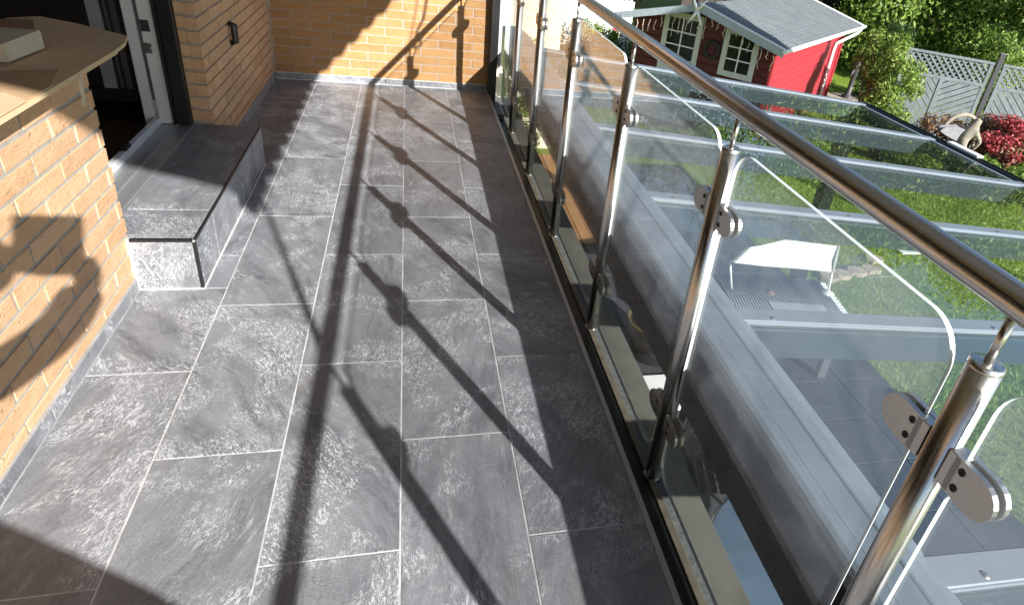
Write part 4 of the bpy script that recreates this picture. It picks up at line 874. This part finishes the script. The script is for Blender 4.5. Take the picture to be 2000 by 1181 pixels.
MB().tube([(AX, 2.76, 2.04), (AX, 2.72, 1.80), (AX, 2.66, 1.66), (AX, 2.56, 1.62), (AX, 2.52, 1.52), (AX, 2.60, 1.50), (AX, 2.66, 1.58)], 0.010, 8).build('cord', M_BLACK, cr_)

# ------------------------------------------------------------------ the photographer (behind the lens, throws the shadow on the left wall)
M_SKIN = plain('skin', (0.50, 0.30, 0.22), 0.5, 0, 0.05, 10, 0.05); M_CLOTH = plain('dark_clothing', (0.035, 0.04, 0.055), 0.85, 0, 0.15, 30, 0.3)
ph = MB().box(-0.086, 0.086, -0.042, 0.042, -0.004, 0.004, bv=0.0025)
PT = Matrix.Translation(CAM - fwd*0.0075 - right*0.071 + down*0.032) @ m3.to_4x4()
tag(ph.build('phone', M_BLACK, None, PT), 'black phone held at the camera position', 'phone')
pn = thing('person', 'person in dark clothes behind the camera whose shadow falls on the wall', 'person', (-0.45, -0.4, 0))
hp = [(0.022, -0.055, 1.255), (0.045, -0.07, 1.21), (0.05, -0.09, 1.15), (-0.02, -0.12, 1.04), (-0.20, -0.22, 0.98), (-0.42, -0.40, 1.30)]
bv_ = [(-0.62, -0.45, 0.93), (-0.60, -0.45, 1.15), (-0.56, -0.44, 1.36), (-0.52, -0.42, 1.46), (-0.49, -0.40, 1.53),
       (-0.40, -0.42, 1.34), (-0.17, -0.20, 1.03), (-0.03, -0.11, 1.075), (0.042, -0.08, 1.18),
       (-0.72, -0.42, 1.36), (-0.27, -0.18, 1.315), (-0.085, -0.07, 1.275),
       (-0.52, -0.30, 0.81), (0.16, -0.26, 0.50), (0.30, -0.50, 0.09), (0.34, -0.36, 0.035), (-0.70, -0.48, 0.86), (-0.70, -0.55, 0.46), (-0.70, -0.62, 0.08), (-0.68, -0.48, 0.035)]
be = [(0,1),(1,2),(2,3),(3,4),(2,5),(5,6),(6,7),(7,8),(2,9),(9,10),(10,11),(0,12),(12,13),(13,14),(14,15),(0,16),(16,17),(17,18),(18,19)]
br_ = [.14,.13,.14,.06,.055,.085,.066,.066,.064,.08,.085,.08,.09,.08,.055,.045,.10,.075,.055,.045]
skin('body', bv_, be, br_, M_CLOTH, pn)
MB().lathe([(0.0, 0.135), (0.05, 0.125), (0.085, 0.08), (0.092, 0.02), (0.085, -0.05), (0.06, -0.105), (0.0, -0.125)], (-0.47, -0.36, 1.63), 18).build('head', M_SKIN, pn)
MB().lathe([(0.0, 0.15), (0.06, 0.14), (0.098, 0.09), (0.104, 0.03), (0.09, 0.0)], (-0.475, -0.375, 1.63), 18).build('hair', plain('dark_hair', (0.03, 0.02, 0.015), 0.7), pn)
hand = MB().tube([(0.048, -0.085, 1.165), (0.045, -0.07, 1.21), (0.035, -0.058, 1.255)], [0.026, 0.036, 0.03], 10)
fo = CAM - fwd*0.03
for k in range(4): hand.tube([(0.035, -0.058, 1.24+k*0.012), tuple(fo + right*0.022 + down*(0.055-k*0.016)), tuple(fo + fwd*0.012 + right*0.018 + down*(0.06-k*0.012))], [0.010, 0.009, 0.007], 6)
hand.tube([(0.03, -0.06, 1.22), (0.0, -0.045, 1.25), (-0.02, -0.03, 1.275)], [0.013, 0.011, 0.008], 6)
hand.tube([(-0.10, -0.06, 1.29), (-0.04, -0.06, 1.275), (0.03, -0.06, 1.26)], [0.04, 0.05, 0.046], 10)
hand.build('hand', M_SKIN, pn)
